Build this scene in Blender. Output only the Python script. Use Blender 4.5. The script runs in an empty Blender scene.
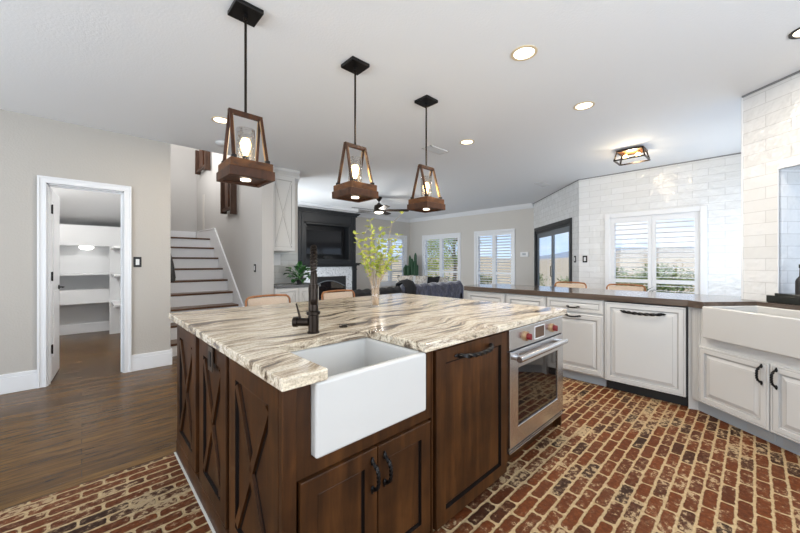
import bpy, bmesh, math, random
from mathutils import Vector, Matrix
random.seed(7)
C = bpy.context.scene.collection
R = math.radians
PI = math.pi
SC = bpy.context.scene

# ---------------- camera, world, sun, area lights, exposure ----------------
cd = bpy.data.cameras.new('camera'); cam = bpy.data.objects.new('camera', cd); C.objects.link(cam)
cd.sensor_width = 36; cd.lens = 336/800*36; cd.shift_y = -4.3/800; cd.clip_start = .02; cd.clip_end = 2000
cam.location = (0, 0, 1.27); cam.rotation_euler = (R(90), 0, R(46.55-90))
SC.camera = cam

w = bpy.data.worlds.new('sky'); SC.world = w; w.use_nodes = True
nt = w.node_tree; nt.nodes.clear()
def N(nt, t, **k):
    n = nt.nodes.new(t)
    for a, b in k.items():
        setattr(n, a, b)
    return n
out = N(nt, 'ShaderNodeOutputWorld'); bg = N(nt, 'ShaderNodeBackground')
tc = N(nt, 'ShaderNodeTexCoord'); sep = N(nt, 'ShaderNodeSeparateXYZ')
mp = N(nt, 'ShaderNodeMapping'); mp.inputs['Scale'].default_value = (1, 1, 5)
ns = N(nt, 'ShaderNodeTexNoise'); ns.inputs['Scale'].default_value = 2.2; ns.inputs['Detail'].default_value = 6
cr = N(nt, 'ShaderNodeValToRGB'); cr.color_ramp.elements[0].position = .48; cr.color_ramp.elements[1].position = .78
g = N(nt, 'ShaderNodeValToRGB')
g.color_ramp.elements[0].position = 0; g.color_ramp.elements[0].color = (.55, .72, .95, 1)
g.color_ramp.elements[1].position = .5; g.color_ramp.elements[1].color = (.22, .42, .80, 1)
mx = N(nt, 'ShaderNodeMix', data_type='RGBA'); mx.inputs['B'].default_value = (.95, .96, 1, 1)
L = nt.links.new
L(tc.outputs['Generated'], mp.inputs['Vector']); L(mp.outputs[0], ns.inputs['Vector']); L(ns.outputs['Fac'], cr.inputs[0])
L(tc.outputs['Generated'], sep.inputs[0]); L(sep.outputs['Z'], g.inputs[0])
L(cr.outputs[0], mx.inputs['Factor']); L(g.outputs[0], mx.inputs['A']); L(mx.outputs['Result'], bg.inputs['Color'])
bg.inputs['Strength'].default_value = 1.12
L(bg.outputs[0], out.inputs[0])

def light(name, kind, loc, energy, color=(1, 1, 1), rot=(0, 0, 0), **k):
    l = bpy.data.lights.new(name, kind); l.energy = energy; l.color = color
    for a, b in k.items(): setattr(l, a, b)
    o = bpy.data.objects.new(name, l); C.objects.link(o); o.location = loc; o.rotation_euler = rot
    return o
light('sun', 'SUN', (0, 0, 20), 2.4, (1, .95, .87), (R(8), R(-38), 0), angle=R(1))
# added fill lights at two made-up windows behind the camera
light('fill_south', 'AREA', (.6, -1.85, 1.45), 82, (.87, .945, 1), (R(106), 0, 0), shape='RECTANGLE', size=3.6, size_y=1.7)
light('fill_west', 'AREA', (-2.95, 1.8, 1.45), 92, (.87, .945, 1), (R(106), 0, R(-90)), shape='RECTANGLE', size=4.0, size_y=1.8)
# added fill lights, unseen: behind the sink wall and behind the desk wall
light('fill_nook', 'AREA', (5.5, -.2, 1.4), 15, (.87, .945, 1), (R(112), 0, 0), shape='RECTANGLE', size=1.5, size_y=1.9)
light('fill_family', 'AREA', (2.2, 6.9, 1.0), 88, (.87, .945, 1), (R(88), 0, R(-90)), shape='RECTANGLE', size=1.7, size_y=1.3)
light('fill_stair', 'AREA', (.82, 6.9, 3.7), 46, (1, .985, .96), (R(90), 0, R(-90)), shape='RECTANGLE', size=2.6, size_y=1.3)  # added fill high in the stairwell, no window is built there

vs = SC.view_settings
vs.view_transform = 'Standard'; vs.look = 'None'; vs.gamma = 1; vs.use_curve_mapping = False; vs.exposure = 0.33

# ---------------- helpers ----------------
class MB:
    """collects shapes in one mesh"""
    def __init__(s, M=None):
        s.bm = bmesh.new(); s.M = M or Matrix()
    def _fin(s, verts, mi):
        fs = set()
        for v in verts:
            for f in v.link_faces: fs.add(f)
        for f in fs: f.material_index = mi
        for v in verts: v.co = s.M @ v.co
    def box(s, x0, x1, y0, y1, z0, z1, b=0, mi=0, M=None, seg=2):
        r = bmesh.ops.create_cube(s.bm, size=1)
        vs_ = r['verts']
        for v in vs_:
            v.co = Vector(((x0+x1)/2+v.co.x*(x1-x0), (y0+y1)/2+v.co.y*(y1-y0), (z0+z1)/2+v.co.z*(z1-z0)))
        if b:
            es = set(e for v in vs_ for e in v.link_edges)
            rr = bmesh.ops.bevel(s.bm, geom=list(es), offset=b, segments=seg, affect='EDGES', profile=.5)
            vs_ = list(set(rr['verts']) | set(v for v in vs_ if v.is_valid))
        if M:
            for v in vs_: v.co = M @ v.co
        s._fin(vs_, mi); return s
    def loops(s, rings, mi=0, closed=True, cap0=True, cap1=True, mis=None):
        """rings: list of equally long point lists, bridged"""
        vr = [[s.bm.verts.new(s.M @ Vector(p)) for p in r] for r in rings]
        n = len(vr[0])
        for i in range(len(vr)-1):
            for j in range(n if closed else n-1):
                k = (j+1) % n
                try:
                    f = s.bm.faces.new((vr[i][j], vr[i][k], vr[i+1][k], vr[i+1][j]))
                    f.material_index = mis[i] if mis else mi
                except ValueError: pass
        if cap0:
            f = s.bm.faces.new(list(reversed(vr[0]))); f.material_index = mis[0] if mis else mi
        if cap1:
            f = s.bm.faces.new(vr[-1]); f.material_index = mis[-1] if mis else mi
        return s
    def lathe(s, prof, c=(0, 0, 0), n=24, mi=0, axis='z', cap=True):
        rings = []
        for r, h in prof:
            ring = []
            for j in range(n):
                a = 2*PI*j/n
                p = (r*math.cos(a), r*math.sin(a), h)
                if axis == 'x': p = (p[2], p[0], p[1])
                if axis == 'y': p = (p[1], p[2], p[0])
                ring.append((p[0]+c[0], p[1]+c[1], p[2]+c[2]))
            rings.append(ring)
        return s.loops(rings, mi=mi, cap0=cap, cap1=cap)
    def tube(s, pts, r, n=8, mi=0, twist=0, flat=1.0):
        pts = [Vector(p) for p in pts]
        rs = r if isinstance(r, (list, tuple)) else [r]*len(pts)
        rings = []; up = None
        for i, p in enumerate(pts):
            d = (pts[min(i+1, len(pts)-1)]-pts[max(i-1, 0)]).normalized()
            if up is None:
                up = Vector((0, 0, 1)) if abs(d.z) < .9 else Vector((1, 0, 0))
            x = up.cross(d)
            if x.length < 1e-4: x = Vector((1, 0, 0)).cross(d)
            x.normalize(); up = d.cross(x).normalized()
            ring = []
            for j in range(n):
                a = 2*PI*(j+.5)/n+twist*i
                ring.append(p+x*math.cos(a)*rs[i]+up*math.sin(a)*rs[i]*flat)
            rings.append(ring)
        return s.loops(rings, mi=mi)
    def prism(s, poly, z0, z1, mi=0):
        return s.loops([[(x, y, z0) for x, y in poly], [(x, y, z1) for x, y in poly]], mi=mi)
    def ball(s, c, r, mi=0, sc=(1, 1, 1), sub=2):
        rr = bmesh.ops.create_icosphere(s.bm, subdivisions=sub, radius=r)
        for v in rr['verts']:
            v.co = Vector((v.co.x*sc[0]+c[0], v.co.y*sc[1]+c[1], v.co.z*sc[2]+c[2]))
        s._fin(rr['verts'], mi); return s
    def leaf(s, p, d, up, l, wd, mi=0, fold=.25, droop=0):
        p = Vector(p); d = Vector(d).normalized(); x = d.cross(Vector(up))
        if x.length < 1e-3: x = Vector((1, 0, 0))
        x.normalize(); u = x.cross(d)
        m = [p, p+d*l*.35-u*0, p+d*l*.72-u*droop*l*.3, p+d*l-u*droop*l]
        ws = [.12, 1, .75, .02]
        mid = [s.bm.verts.new(s.M @ q) for q in m]
        lf = [s.bm.verts.new(s.M @ (q+x*wd*.5*k+u*wd*fold*k)) for q, k in zip(m, ws)]
        rt = [s.bm.verts.new(s.M @ (q-x*wd*.5*k+u*wd*fold*k)) for q, k in zip(m, ws)]
        for i in range(3):
            for a in ((mid[i], mid[i+1], lf[i+1], lf[i]), (rt[i], rt[i+1], mid[i+1], mid[i])):
                f = s.bm.faces.new(a); f.material_index = mi
        return s

def obj(name, mb, mats, parent=None, smooth=False, bev=0, label=None, recalc=True):
    bm = mb.bm if isinstance(mb, MB) else mb
    if recalc: bmesh.ops.recalc_face_normals(bm, faces=bm.faces)
    me = bpy.data.meshes.new(name); bm.to_mesh(me); bm.free()
    o = bpy.data.objects.new(name, me); C.objects.link(o)
    for m in (mats if isinstance(mats, (list, tuple)) else [mats]): me.materials.append(m)
    if parent: o.parent = parent
    if smooth:
        for p in me.polygons: p.use_smooth = True
        if smooth != 'all':
            es = me.edges
            bm2 = bmesh.new(); bm2.from_mesh(me)
            for e in bm2.edges:
                if len(e.link_faces) == 2 and e.calc_face_angle(0) > R(40): e.smooth = False
            bm2.to_mesh(me); bm2.free()
    if bev:
        b = o.modifiers.new('bevel', 'BEVEL'); b.width = bev; b.segments = 3; b.limit_method = 'ANGLE'; b.angle_limit = R(50)
    if label: o['label'] = label
    return o
def thing(name, label, cat, loc=(0, 0, 0), rz=0, group=None):
    o = bpy.data.objects.new(name, None); C.objects.link(o); o.empty_display_size = .1
    o.location = loc; o.rotation_euler = (0, 0, rz); o['label'] = label; o['category'] = cat
    if group: o['group'] = group
    return o
def tag(o, label, cat, group=None, loc=None, rz=0, kind=None):
    o['label'] = label; o['category'] = cat
    if group: o['group'] = group
    if kind: o['kind'] = kind
    if loc: o.location = loc; o.rotation_euler = (0, 0, rz)
    return o
def struct(o, loc=None, rz=0, label=None):
    o['kind'] = 'structure'
    if label: o['label'] = label
    if loc: o.location = loc; o.rotation_euler = (0, 0, rz)
    return o
def sempty(name, loc, rz, label):
    o = bpy.data.objects.new(name, None); C.objects.link(o); o.location = loc; o.rotation_euler = (0, 0, rz)
    o['kind'] = 'structure'; o['label'] = label; return o
def copy_tree(o, parent=None):
    c = o.copy(); C.objects.link(c); c.parent = parent
    for ch in list(o.children): copy_tree(ch, c)
    return c

# ---------------- materials ----------------
def mat(name, col=(.8, .8, .8), rough=.5, metal=0, **k):
    m = bpy.data.materials.new(name); m.use_nodes = True
    b = m.node_tree.nodes['Principled BSDF']
    b.inputs['Base Color'].default_value = (*col, 1); b.inputs['Roughness'].default_value = rough; b.inputs['Metallic'].default_value = metal
    for a, v in k.items(): b.inputs[a.replace('_', ' ')].default_value = v
    return m
def P(m): return m.node_tree.nodes['Principled BSDF']
def coords(m, scale=(1, 1, 1), rot=(0, 0, 0), kind='Object'):
    nt = m.node_tree; t = N(nt, 'ShaderNodeTexCoord'); mp = N(nt, 'ShaderNodeMapping')
    mp.inputs['Scale'].default_value = scale; mp.inputs['Rotation'].default_value = rot
    nt.links.new(t.outputs[kind], mp.inputs['Vector']); return mp.outputs[0]
def noise(m, vec, scale=5, detail=4, rough=.5, dist=0):
    n = N(m.node_tree, 'ShaderNodeTexNoise'); n.inputs['Scale'].default_value = scale; n.inputs['Detail'].default_value = detail
    n.inputs['Roughness'].default_value = rough; n.inputs['Distortion'].default_value = dist
    m.node_tree.links.new(vec, n.inputs['Vector']); return n.outputs['Fac']
def ramp(m, fac, stops):
    r = N(m.node_tree, 'ShaderNodeValToRGB'); e = r.color_ramp.elements
    while len(e) < len(stops): e.new(.5)
    for a, (p, c) in zip(e, stops):
        a.position = p; a.color = (*c, 1) if len(c) == 3 else c
    m.node_tree.links.new(fac, r.inputs[0]); return r.outputs[0]
def mixc(m, fac, a, b, mode='MIX'):
    n = N(m.node_tree, 'ShaderNodeMix', data_type='RGBA', blend_type=mode)
    for s, v in (('Factor', fac), ('A', a), ('B', b)):
        i = n.inputs[s]
        if isinstance(v, (int, float)): i.default_value = v
        elif isinstance(v, tuple): i.default_value = (*v, 1)
        else: m.node_tree.links.new(v, i)
    return n.outputs['Result']
def bump(m, h, strength=.3, dist=.01, prev=None):
    n = N(m.node_tree, 'ShaderNodeBump'); n.inputs['Strength'].default_value = strength; n.inputs['Distance'].default_value = dist
    m.node_tree.links.new(h, n.inputs['Height'])
    if prev: m.node_tree.links.new(prev, n.inputs['Normal'])
    return n.outputs[0]
def setc(m, c): m.node_tree.links.new(c, P(m).inputs['Base Color'])
def setn(m, n): m.node_tree.links.new(n, P(m).inputs['Normal'])
def vmath(m, a, b, op='ADD'):
    n = N(m.node_tree, 'ShaderNodeVectorMath', operation=op)
    for i, v in enumerate((a, b)):
        if isinstance(v, tuple): n.inputs[i].default_value = v
        else: m.node_tree.links.new(v, n.inputs[i])
    return n.outputs[0]
def ncol(m, vec, scale, detail=2):
    n = N(m.node_tree, 'ShaderNodeTexNoise'); n.inputs['Scale'].default_value = scale; n.inputs['Detail'].default_value = detail
    m.node_tree.links.new(vec, n.inputs['Vector']); return n.outputs['Color']
def paint(name, col, rough=.6, bs=.15, sc=90, dist=.004):
    m = mat(name, col, rough); v = coords(m); setn(m, bump(m, noise(m, v, sc, 3), bs, dist)); return m

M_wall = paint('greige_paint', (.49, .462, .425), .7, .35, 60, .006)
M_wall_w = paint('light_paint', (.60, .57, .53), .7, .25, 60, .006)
M_stairwall = paint('stair_paint', (.50, .485, .47), .7, .2, 60, .006)
M_ceil = paint('ceiling_texture', (.87, .89, .915), .85, .35, 70, .004)
M_trim = mat('white_trim', (.80, .81, .83), .35)
M_white = mat('white_melamine', (.72, .73, .74), .5)
M_black = mat('black_metal', (.012, .011, .011), .38, .6)
M_blackm = mat('matte_black', (.015, .015, .016), .5)
M_bronze = mat('dark_bronze', (.022, .015, .011), .33, .8)
M_glass = mat('glass', (1, 1, 1), .02, 0, Transmission_Weight=1.0, IOR=1.45)

def tile_mat(name, col, bs=.65):
    m = mat(name, col, .12)
    nt = m.node_tree
    t = N(nt, 'ShaderNodeTexCoord'); s = N(nt, 'ShaderNodeSeparateXYZ'); c = N(nt, 'ShaderNodeCombineXYZ')
    nt.links.new(t.outputs['Object'], s.inputs[0])
    ad = N(nt, 'ShaderNodeMath', operation='ADD'); nt.links.new(s.outputs['X'], ad.inputs[0]); nt.links.new(s.outputs['Y'], ad.inputs[1])
    nt.links.new(ad.outputs[0], c.inputs['X']); nt.links.new(s.outputs['Z'], c.inputs['Y'])
    b = N(nt, 'ShaderNodeTexBrick'); b.offset = .5; b.inputs['Scale'].default_value = 1
    b.inputs['Brick Width'].default_value = .34; b.inputs['Row Height'].default_value = .1; b.inputs['Mortar Size'].default_value = .0025
    b.inputs['Mortar Smooth'].default_value = .1
    b.inputs['Color1'].default_value = (*col, 1); b.inputs['Color2'].default_value = (col[0]*.93, col[1]*.93, col[2]*.92, 1)
    b.inputs['Mortar'].default_value = (col[0]*.78, col[1]*.775, col[2]*.77, 1)
    nt.links.new(c.outputs[0], b.inputs['Vector']); setc(m, b.outputs['Color'])
    inv = N(nt, 'ShaderNodeMath', operation='SUBTRACT'); inv.inputs[0].default_value = 1; nt.links.new(b.outputs['Fac'], inv.inputs[1])
    n1 = bump(m, inv.outputs[0], .5, .004)
    n2 = bump(m, noise(m, c.outputs[0], 10, 2, .5), bs, .022, n1)
    setn(m, n2); return m
M_tile = tile_mat('white_glazed_tile', (.78, .785, .79))

def mth(m, op, a, b=None, c=None):
    n = N(m.node_tree, 'ShaderNodeMath', operation=op)
    for i, v in enumerate((a, b, c)):
        if v is None: continue
        if isinstance(v, (int, float)): n.inputs[i].default_value = v
        else: m.node_tree.links.new(v, n.inputs[i])
    return n.outputs[0]
def brick_floor():
    """hand-made pavers: rounded corners, uneven edges, running bond"""
    m = mat('brick_pavers', (.3, .1, .05), .65, 0, Specular_IOR_Level=.18); nt = m.node_tree
    v = coords(m)
    d = vmath(m, vmath(m, ncol(m, v, 26, 4), (.5, .5, .5), 'SUBTRACT'), (.020, .016, 0), 'MULTIPLY')
    v2 = vmath(m, v, d)
    s_ = N(nt, 'ShaderNodeSeparateXYZ'); nt.links.new(v2, s_.inputs[0])
    BW, RH, G, RR = .198, .0655, .0058, .016
    rowf = mth(m, 'DIVIDE', s_.outputs['Y'], RH); row = mth(m, 'FLOOR', rowf)
    wn0 = N(nt, 'ShaderNodeTexWhiteNoise', noise_dimensions='1D'); nt.links.new(row, wn0.inputs['W'])
    odd = mth(m, 'MULTIPLY', mth(m, 'FLOORED_MODULO', row, 2), .5)
    off = mth(m, 'MULTIPLY_ADD', wn0.outputs['Value'], .16, odd)
    colf = mth(m, 'ADD', mth(m, 'DIVIDE', s_.outputs['X'], BW), off); col = mth(m, 'FLOOR', colf)
    fx = mth(m, 'MULTIPLY', mth(m, 'SUBTRACT', mth(m, 'FRACT', colf), .5), BW)
    fy = mth(m, 'MULTIPLY', mth(m, 'SUBTRACT', mth(m, 'FRACT', rowf), .5), RH)
    qx = mth(m, 'MAXIMUM', mth(m, 'SUBTRACT', mth(m, 'ABSOLUTE', fx), BW/2-G-RR), 0)
    qy = mth(m, 'MAXIMUM', mth(m, 'SUBTRACT', mth(m, 'ABSOLUTE', fy), RH/2-G-RR), 0)
    dist = mth(m, 'SUBTRACT', mth(m, 'SQRT', mth(m, 'ADD', mth(m, 'MULTIPLY', qx, qx), mth(m, 'MULTIPLY', qy, qy))), RR)
    mort = N(nt, 'ShaderNodeMapRange', interpolation_type='SMOOTHSTEP'); nt.links.new(dist, mort.inputs['Value'])
    mort.inputs['From Min'].default_value = -.0022; mort.inputs['From Max'].default_value = .0016
    cb = N(nt, 'ShaderNodeCombineXYZ'); nt.links.new(col, cb.inputs['X']); nt.links.new(row, cb.inputs['Y'])
    wn = N(nt, 'ShaderNodeTexWhiteNoise', noise_dimensions='3D'); nt.links.new(cb.outputs[0], wn.inputs['Vector'])
    c = ramp(m, wn.outputs['Value'], [(0, (.020, .009, .005)), (.12, (.045, .015, .006)), (.35, (.088, .024, .0065)), (.7, (.130, .036, .009)), (1, (.105, .034, .012))])
    c = mixc(m, 1.0, c, ramp(m, noise(m, v, 40, 6, .7), [(.3, (.55, .5, .5)), (.7, (1.45, 1.4, 1.35))]), 'MULTIPLY')
    cb2 = vmath(m, v, vmath(m, wn.outputs['Color'], (3, 3, 3), 'MULTIPLY'))
    ms = N(nt, 'ShaderNodeMapping'); ms.inputs['Scale'].default_value = (17, 22, 1); nt.links.new(cb2, ms.inputs['Vector'])
    fl = noise(m, ms.outputs[0], 1.6, 6, .68)
    big = noise(m, v, 2.6, 3, .6)
    amt = mth(m, 'ADD', mth(m, 'MULTIPLY', big, .62), mth(m, 'MULTIPLY', mth(m, 'SUBTRACT', wn.outputs['Value'], .5), -.10))
    thr = mth(m, 'ADD', fl, mth(m, 'SUBTRACT', amt, .335))
    wash = ramp(m, thr, [(.56, (0, 0, 0)), (.61, (.85, .85, .85))])
    veil = ramp(m, thr, [(.46, (0, 0, 0)), (.62, (.28, .28, .28))])
    c = mixc(m, veil, c, (.42, .27, .16))
    c = mixc(m, wash, c, (.44, .32, .185))
    mc = ramp(m, noise(m, v, 46, 4), [(.3, (.34, .235, .115)), (.7, (.52, .385, .225))])
    setc(m, mixc(m, mort.outputs[0], c, mc))
    hh = mth(m, 'SUBTRACT', 1, mort.outputs[0])
    setn(m, bump(m, noise(m, v, 60, 5), .3, .006, bump(m, hh, .6, .008)))
    return m
M_brick = brick_floor()

def plank_floor():
    m = mat('oak_planks', (.2, .1, .05), .26, 0, Specular_IOR_Level=.22); nt = m.node_tree
    v = coords(m)
    b = N(nt, 'ShaderNodeTexBrick'); b.offset = .37; b.inputs['Scale'].default_value = 1
    b.inputs['Brick Width'].default_value = 1.35; b.inputs['Row Height'].default_value = .083; b.inputs['Mortar Size'].default_value = .0011
    b.inputs['Color1'].default_value = (.135, .068, .0165, 1); b.inputs['Color2'].default_value = (.074, .035, .0085, 1); b.inputs['Mortar'].default_value = (.03, .015, .008, 1)
    nt.links.new(v, b.inputs['Vector'])
    mv = N(nt, 'ShaderNodeMapping'); mv.inputs['Scale'].default_value = (2.2, 34, 1); nt.links.new(v, mv.inputs['Vector'])
    gr = ramp(m, noise(m, mv.outputs[0], 1.6, 6, .65, .8), [(.30, (.35, .30, .27)), (.5, (1, 1, 1)), (.72, (1.8, 1.75, 1.6))])
    setc(m, mixc(m, 1.0, b.outputs['Color'], gr, 'MULTIPLY'))
    setn(m, bump(m, noise(m, mv.outputs[0], 2, 4), .08, .004)); return m
M_plank = plank_floor()

def wood(name, c1, c2, c3, rough=.35, stretch=(14, 14, 1.6), sc=1.6, bs=.1, knots=False):
    m = mat(name, c2, rough, 0, Specular_IOR_Level=.25); v = coords(m, stretch)
    n = noise(m, v, sc, 6, .6, .6)
    c = ramp(m, n, [(.25, c1), (.5, c2), (.75, c3)])
    if knots:
        v2 = coords(m)
        c = mixc(m, 1.0, c, ramp(m, noise(m, v2, 3.5, 3, .6), [(.3, (.55, .52, .5)), (.65, (1.35, 1.3, 1.25))]), 'MULTIPLY')
    setc(m, c); setn(m, bump(m, n, bs, .003)); return m
M_island = wood('stained_alder', (.021, .0076, .0019), (.046, .0168, .0042), (.082, .0315, .0080), .42, (16, 16, 1.5), 1.5, .1, True)
M_glaze_shade = mat('glaze_shade', (.006, .003, .002), .6, 0, Specular_IOR_Level=.2)  # glaze in door grooves; on the X panels also painted groove shadow
P(M_island).inputs['Specular IOR Level'].default_value = .3
M_tread = wood('tread_oak', (.05, .024, .012), (.11, .052, .026), (.17, .085, .045), .3, (2, 24, 24))
M_lampwood = wood('lamp_wood', (.030, .010, .003), (.10, .036, .009), (.18, .07, .018), .45, (6, 6, 20), 2)
M_lampdark = wood('lamp_dark_wood', (.020, .008, .004), (.055, .020, .008), (.10, .036, .013), .45, (10, 10, 4), 2)
M_sconce = wood('sconce_wood', (.025, .013, .009), (.06, .030, .019), (.10, .055, .035), .5, (14, 14, 2), 2)
M_pencounter = wood('brown_counter', (.060, .044, .034), (.10, .074, .058), (.15, .115, .09), .12, (12, 1.2, 12), 1.5, .02); P(M_pencounter).inputs['Specular IOR Level'].default_value = .6
M_stoolwood = wood('stool_wood', (.16, .06, .022), (.32, .13, .05), (.42, .2, .09), .4, (8, 8, 8))

M_cab = mat('cabinet_white', (.62, .615, .60), .38)
M_cabg = mat('cabinet_glaze', (.44, .43, .42), .5)
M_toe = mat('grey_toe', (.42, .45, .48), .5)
M_ceramic = mat('white_fireclay', (.60, .59, .57), .12, 0, Coat_Weight=.4)

def granite():
    m = mat('streaked_granite', (.6, .5, .4), .13); nt = m.node_tree
    v = coords(m)
    warp = vmath(m, vmath(m, ncol(m, v, 1.3, 3), (.5, .5, .5), 'SUBTRACT'), (.5, .42, 0), 'MULTIPLY')
    v1 = vmath(m, v, warp)
    mv = N(nt, 'ShaderNodeMapping'); mv.inputs['Scale'].default_value = (.9, 9, 9); mv.inputs['Rotation'].default_value = (0, 0, R(-6)); nt.links.new(v1, mv.inputs['Vector'])
    n = noise(m, mv.outputs[0], 1.5, 9, .68, .45)
    c = ramp(m, n, [(.32, (.06, .043, .032)), (.40, (.15, .11, .08)), (.44, (.42, .34, .25)), (.50, (.72, .63, .49)), (.56, (.76, .69, .57)), (.595, (.34, .26, .19)), (.635, (.66, .56, .42)), (.70, (.12, .09, .068))])
    mv2 = N(nt, 'ShaderNodeMapping'); mv2.inputs['Scale'].default_value = (2.5, 30, 30); nt.links.new(v1, mv2.inputs['Vector'])
    fine = ramp(m, noise(m, mv2.outputs[0], 1.5, 5, .7), [(.3, (.5, .47, .44)), (.5, (1.05, 1.05, 1.05))])
    c = mixc(m, 1.0, c, fine, 'MULTIPLY')
    sp = ramp(m, noise(m, v, 120, 3, .7), [(.35, (.72, .7, .68)), (.55, (1.06, 1.06, 1.06))])
    setc(m, mixc(m, 1.0, c, sp, 'MULTIPLY'))
    return m
M_granite = granite()
M_steel = mat('brushed_steel', (.70, .70, .71), .26, 1.0)
_v = coords(M_steel, (2, 2, 160)); setn(M_steel, bump(M_steel, noise(M_steel, _v, 3, 2), .05, .001))
M_copper = mat('warm_brushed_metal', (.62, .42, .24), .3, 1.0)
M_red = mat('red_knob', (.16, .003, .006), .35)
M_ovenglass = mat('oven_glass', (.010, .007, .006), .04, 0, Specular_IOR_Level=.9)
M_display = mat('display_glass', (.09, .05, .032), .12)
M_charcoal = mat('charcoal_paint', (.013, .0145, .017), .42)
M_tv = mat('tv_screen', (.012, .012, .014), .08)
M_navy = mat('navy_velvet', (.018, .022, .055), .8, 0, Sheen_Weight=.8)
_v = coords(M_navy); setc(M_navy, ramp(M_navy, noise(M_navy, _v, 9, 4, .6), [(.35, (.010, .012, .03)), (.7, (.06, .07, .14))]))
setn(M_navy, bump(M_navy, noise(M_navy, _v, 6, 4), .8, .05))
M_blackfab = mat('black_fabric', (.01, .01, .012), .8)
M_cream = mat('cream_fabric', (.62, .57, .50), .85)
_v = coords(M_cream); setc(M_cream, ramp(M_cream, noise(M_cream, _v, 28, 3, .5), [(.42, (.70, .67, .62)), (.6, (.42, .38, .33))]))
M_leaf = mat('houseplant_leaf', (.035, .14, .03), .35)
_v = coords(M_leaf); setc(M_leaf, ramp(M_leaf, noise(M_leaf, _v, 30, 2), [(.35, (.015, .07, .018)), (.7, (.07, .22, .05))]))
M_cactus = mat('cactus_green', (.022, .075, .032), .55)
M_lime = mat('lime_leaf', (.50, .56, .08), .5)
_v = coords(M_lime); setc(M_lime, ramp(M_lime, noise(M_lime, _v, 25, 2), [(.35, (.30, .40, .04)), (.65, (.70, .68, .16))]))
M_twig = mat('twig', (.46, .34, .23), .7)
M_pot = mat('white_pot', (.75, .75, .74), .4)
M_plastic = mat('white_plastic', (.75, .75, .75), .35)
M_pebble = mat('mosaic', (.7, .72, .74), .3)
_v = coords(M_pebble)
vo = N(M_pebble.node_tree, 'ShaderNodeTexVoronoi'); vo.inputs['Scale'].default_value = 26; M_pebble.node_tree.links.new(_v, vo.inputs['Vector'])
setc(M_pebble, ramp(M_pebble, vo.outputs['Distance'], [(.18, (.22, .24, .27)), (.34, (.66, .69, .73)), (1, (.74, .77, .80))]))

def emis(name, col, st):
    m = mat(name, (0, 0, 0), .5); b = P(m); b.inputs['Emission Color'].default_value = (*col, 1); b.inputs['Emission Strength'].default_value = st; return m
M_glow = emis('warm_lamp', (1, .83, .58), 5)
M_glow2 = emis('downlight_lens', (1, .88, .68), 4)
M_bulb = emis('bulb_glow', (1, .68, .30), 9)
M_glowc = emis('cool_lamp', (1, .98, .94), 3.5)

def cane():
    m = mat('woven_cane', (.66, .52, .40), .6); nt = m.node_tree
    v = coords(m, (150, 150, 150), (0, R(45), 0))
    ck = N(nt, 'ShaderNodeTexChecker'); ck.inputs['Scale'].default_value = 1; nt.links.new(v, ck.inputs['Vector'])
    setc(m, mixc(m, ck.outputs['Fac'], (.72, .60, .48), (.50, .36, .26))); return m
M_cane = cane()
def foliage(name, a, b, rough=.6):
    m = mat(name, a, rough); v = coords(m); setc(m, ramp(m, noise(m, v, 3.5, 3), [(.35, a), (.65, b)])); return m
M_tree1 = foliage('sunlit_leaves', (.28, .40, .05), (.62, .66, .12))
M_tree2 = foliage('deep_leaves', (.12, .24, .05), (.40, .50, .10))
M_bush = foliage('sage_leaves', (.10, .16, .05), (.30, .34, .12))
M_bark = mat('bark', (.12, .085, .06), .8)
M_ground = foliage('dry_ground', (.42, .30, .17), (.62, .49, .32), .9)
M_hill = foliage('dry_hills', (.40, .32, .22), (.56, .47, .36), .9)
M_mount = foliage('blue_hills', (.26, .29, .33), (.36, .38, .41), .9)

# ---------------- room shell ----------------
H = 2.74
def wallp(name, p0, p1, m, z1=H, z0=0, t=.14, op=(), label=None, rev=None):
    """wall from p0 to p1, inner face on the line, thickness to its left; op = openings (x0,x1,z0,z1)"""
    p0 = Vector(p0); p1 = Vector(p1); d = p1-p0; Ln = d.length; a = math.atan2(d.y, d.x)
    mb = MB(); x = 0
    for (a0, a1, b0, b1) in sorted(op):
        mb.box(x, a0, 0, t, z0, z1)
        if b0 > z0+.001: mb.box(a0, a1, 0, t, z0, b0)
        if b1 < z1-.001: mb.box(a0, a1, 0, t, b1, z1)
        x = a1
    mb.box(x, Ln, 0, t, z0, z1)
    o = obj(name, mb, m); struct(o, (p0.x, p0.y, 0), a, label); return o

# floors
outline = [(-3, -1.9), (2.68, -1.9), (4.25, .07), (6.42, .07), (6.42, 2.15), (8.2, 3.8), (8.2, 8.17), (1.92, 8.17)]
fb = MB().prism([(-3.1, -2.0), (2.7, -2.0), (4.7, -.4), (6.5, -.4), (6.5, 2.2), (6.95, 2.647), (-3.1, 2.647)], -.12, 0)
struct(obj('floor_brick', fb, M_brick), label='whitewashed red brick paver floor of the kitchen')
fw = MB().prism([(-3.1, 2.647), (6.95, 2.647), (8.3, 3.75), (8.3, 8.3), (2.0, 8.3), (2.0, 9.0), (-1.1, 9.0), (-1.1, 5.1), (-3.1, 5.1)], -.12, 0)
struct(obj('floor_wood', fw, M_plank), label='brown oak plank floor of the hall and family room')
cl = MB().prism([(-3.1, -2.0), (2.72, -2.0), (4.7, -.4), (6.55, -.4), (6.55, 2.1), (8.34, 3.75), (8.34, 8.3), (1.94, 8.3), (1.94, 4.98), (-3.1, 4.98)], H, H+.25)
struct(obj('ceiling', cl, M_ceil), label='white textured ceiling')
gap = MB().box(.446, .4565, 1.04, 2.66, 0, .003)
struct(obj('trim_4', gap, mat('pale_caulk', (.62, .6, .55), .6)), label='pale caulk line where the pavers meet the island')

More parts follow.
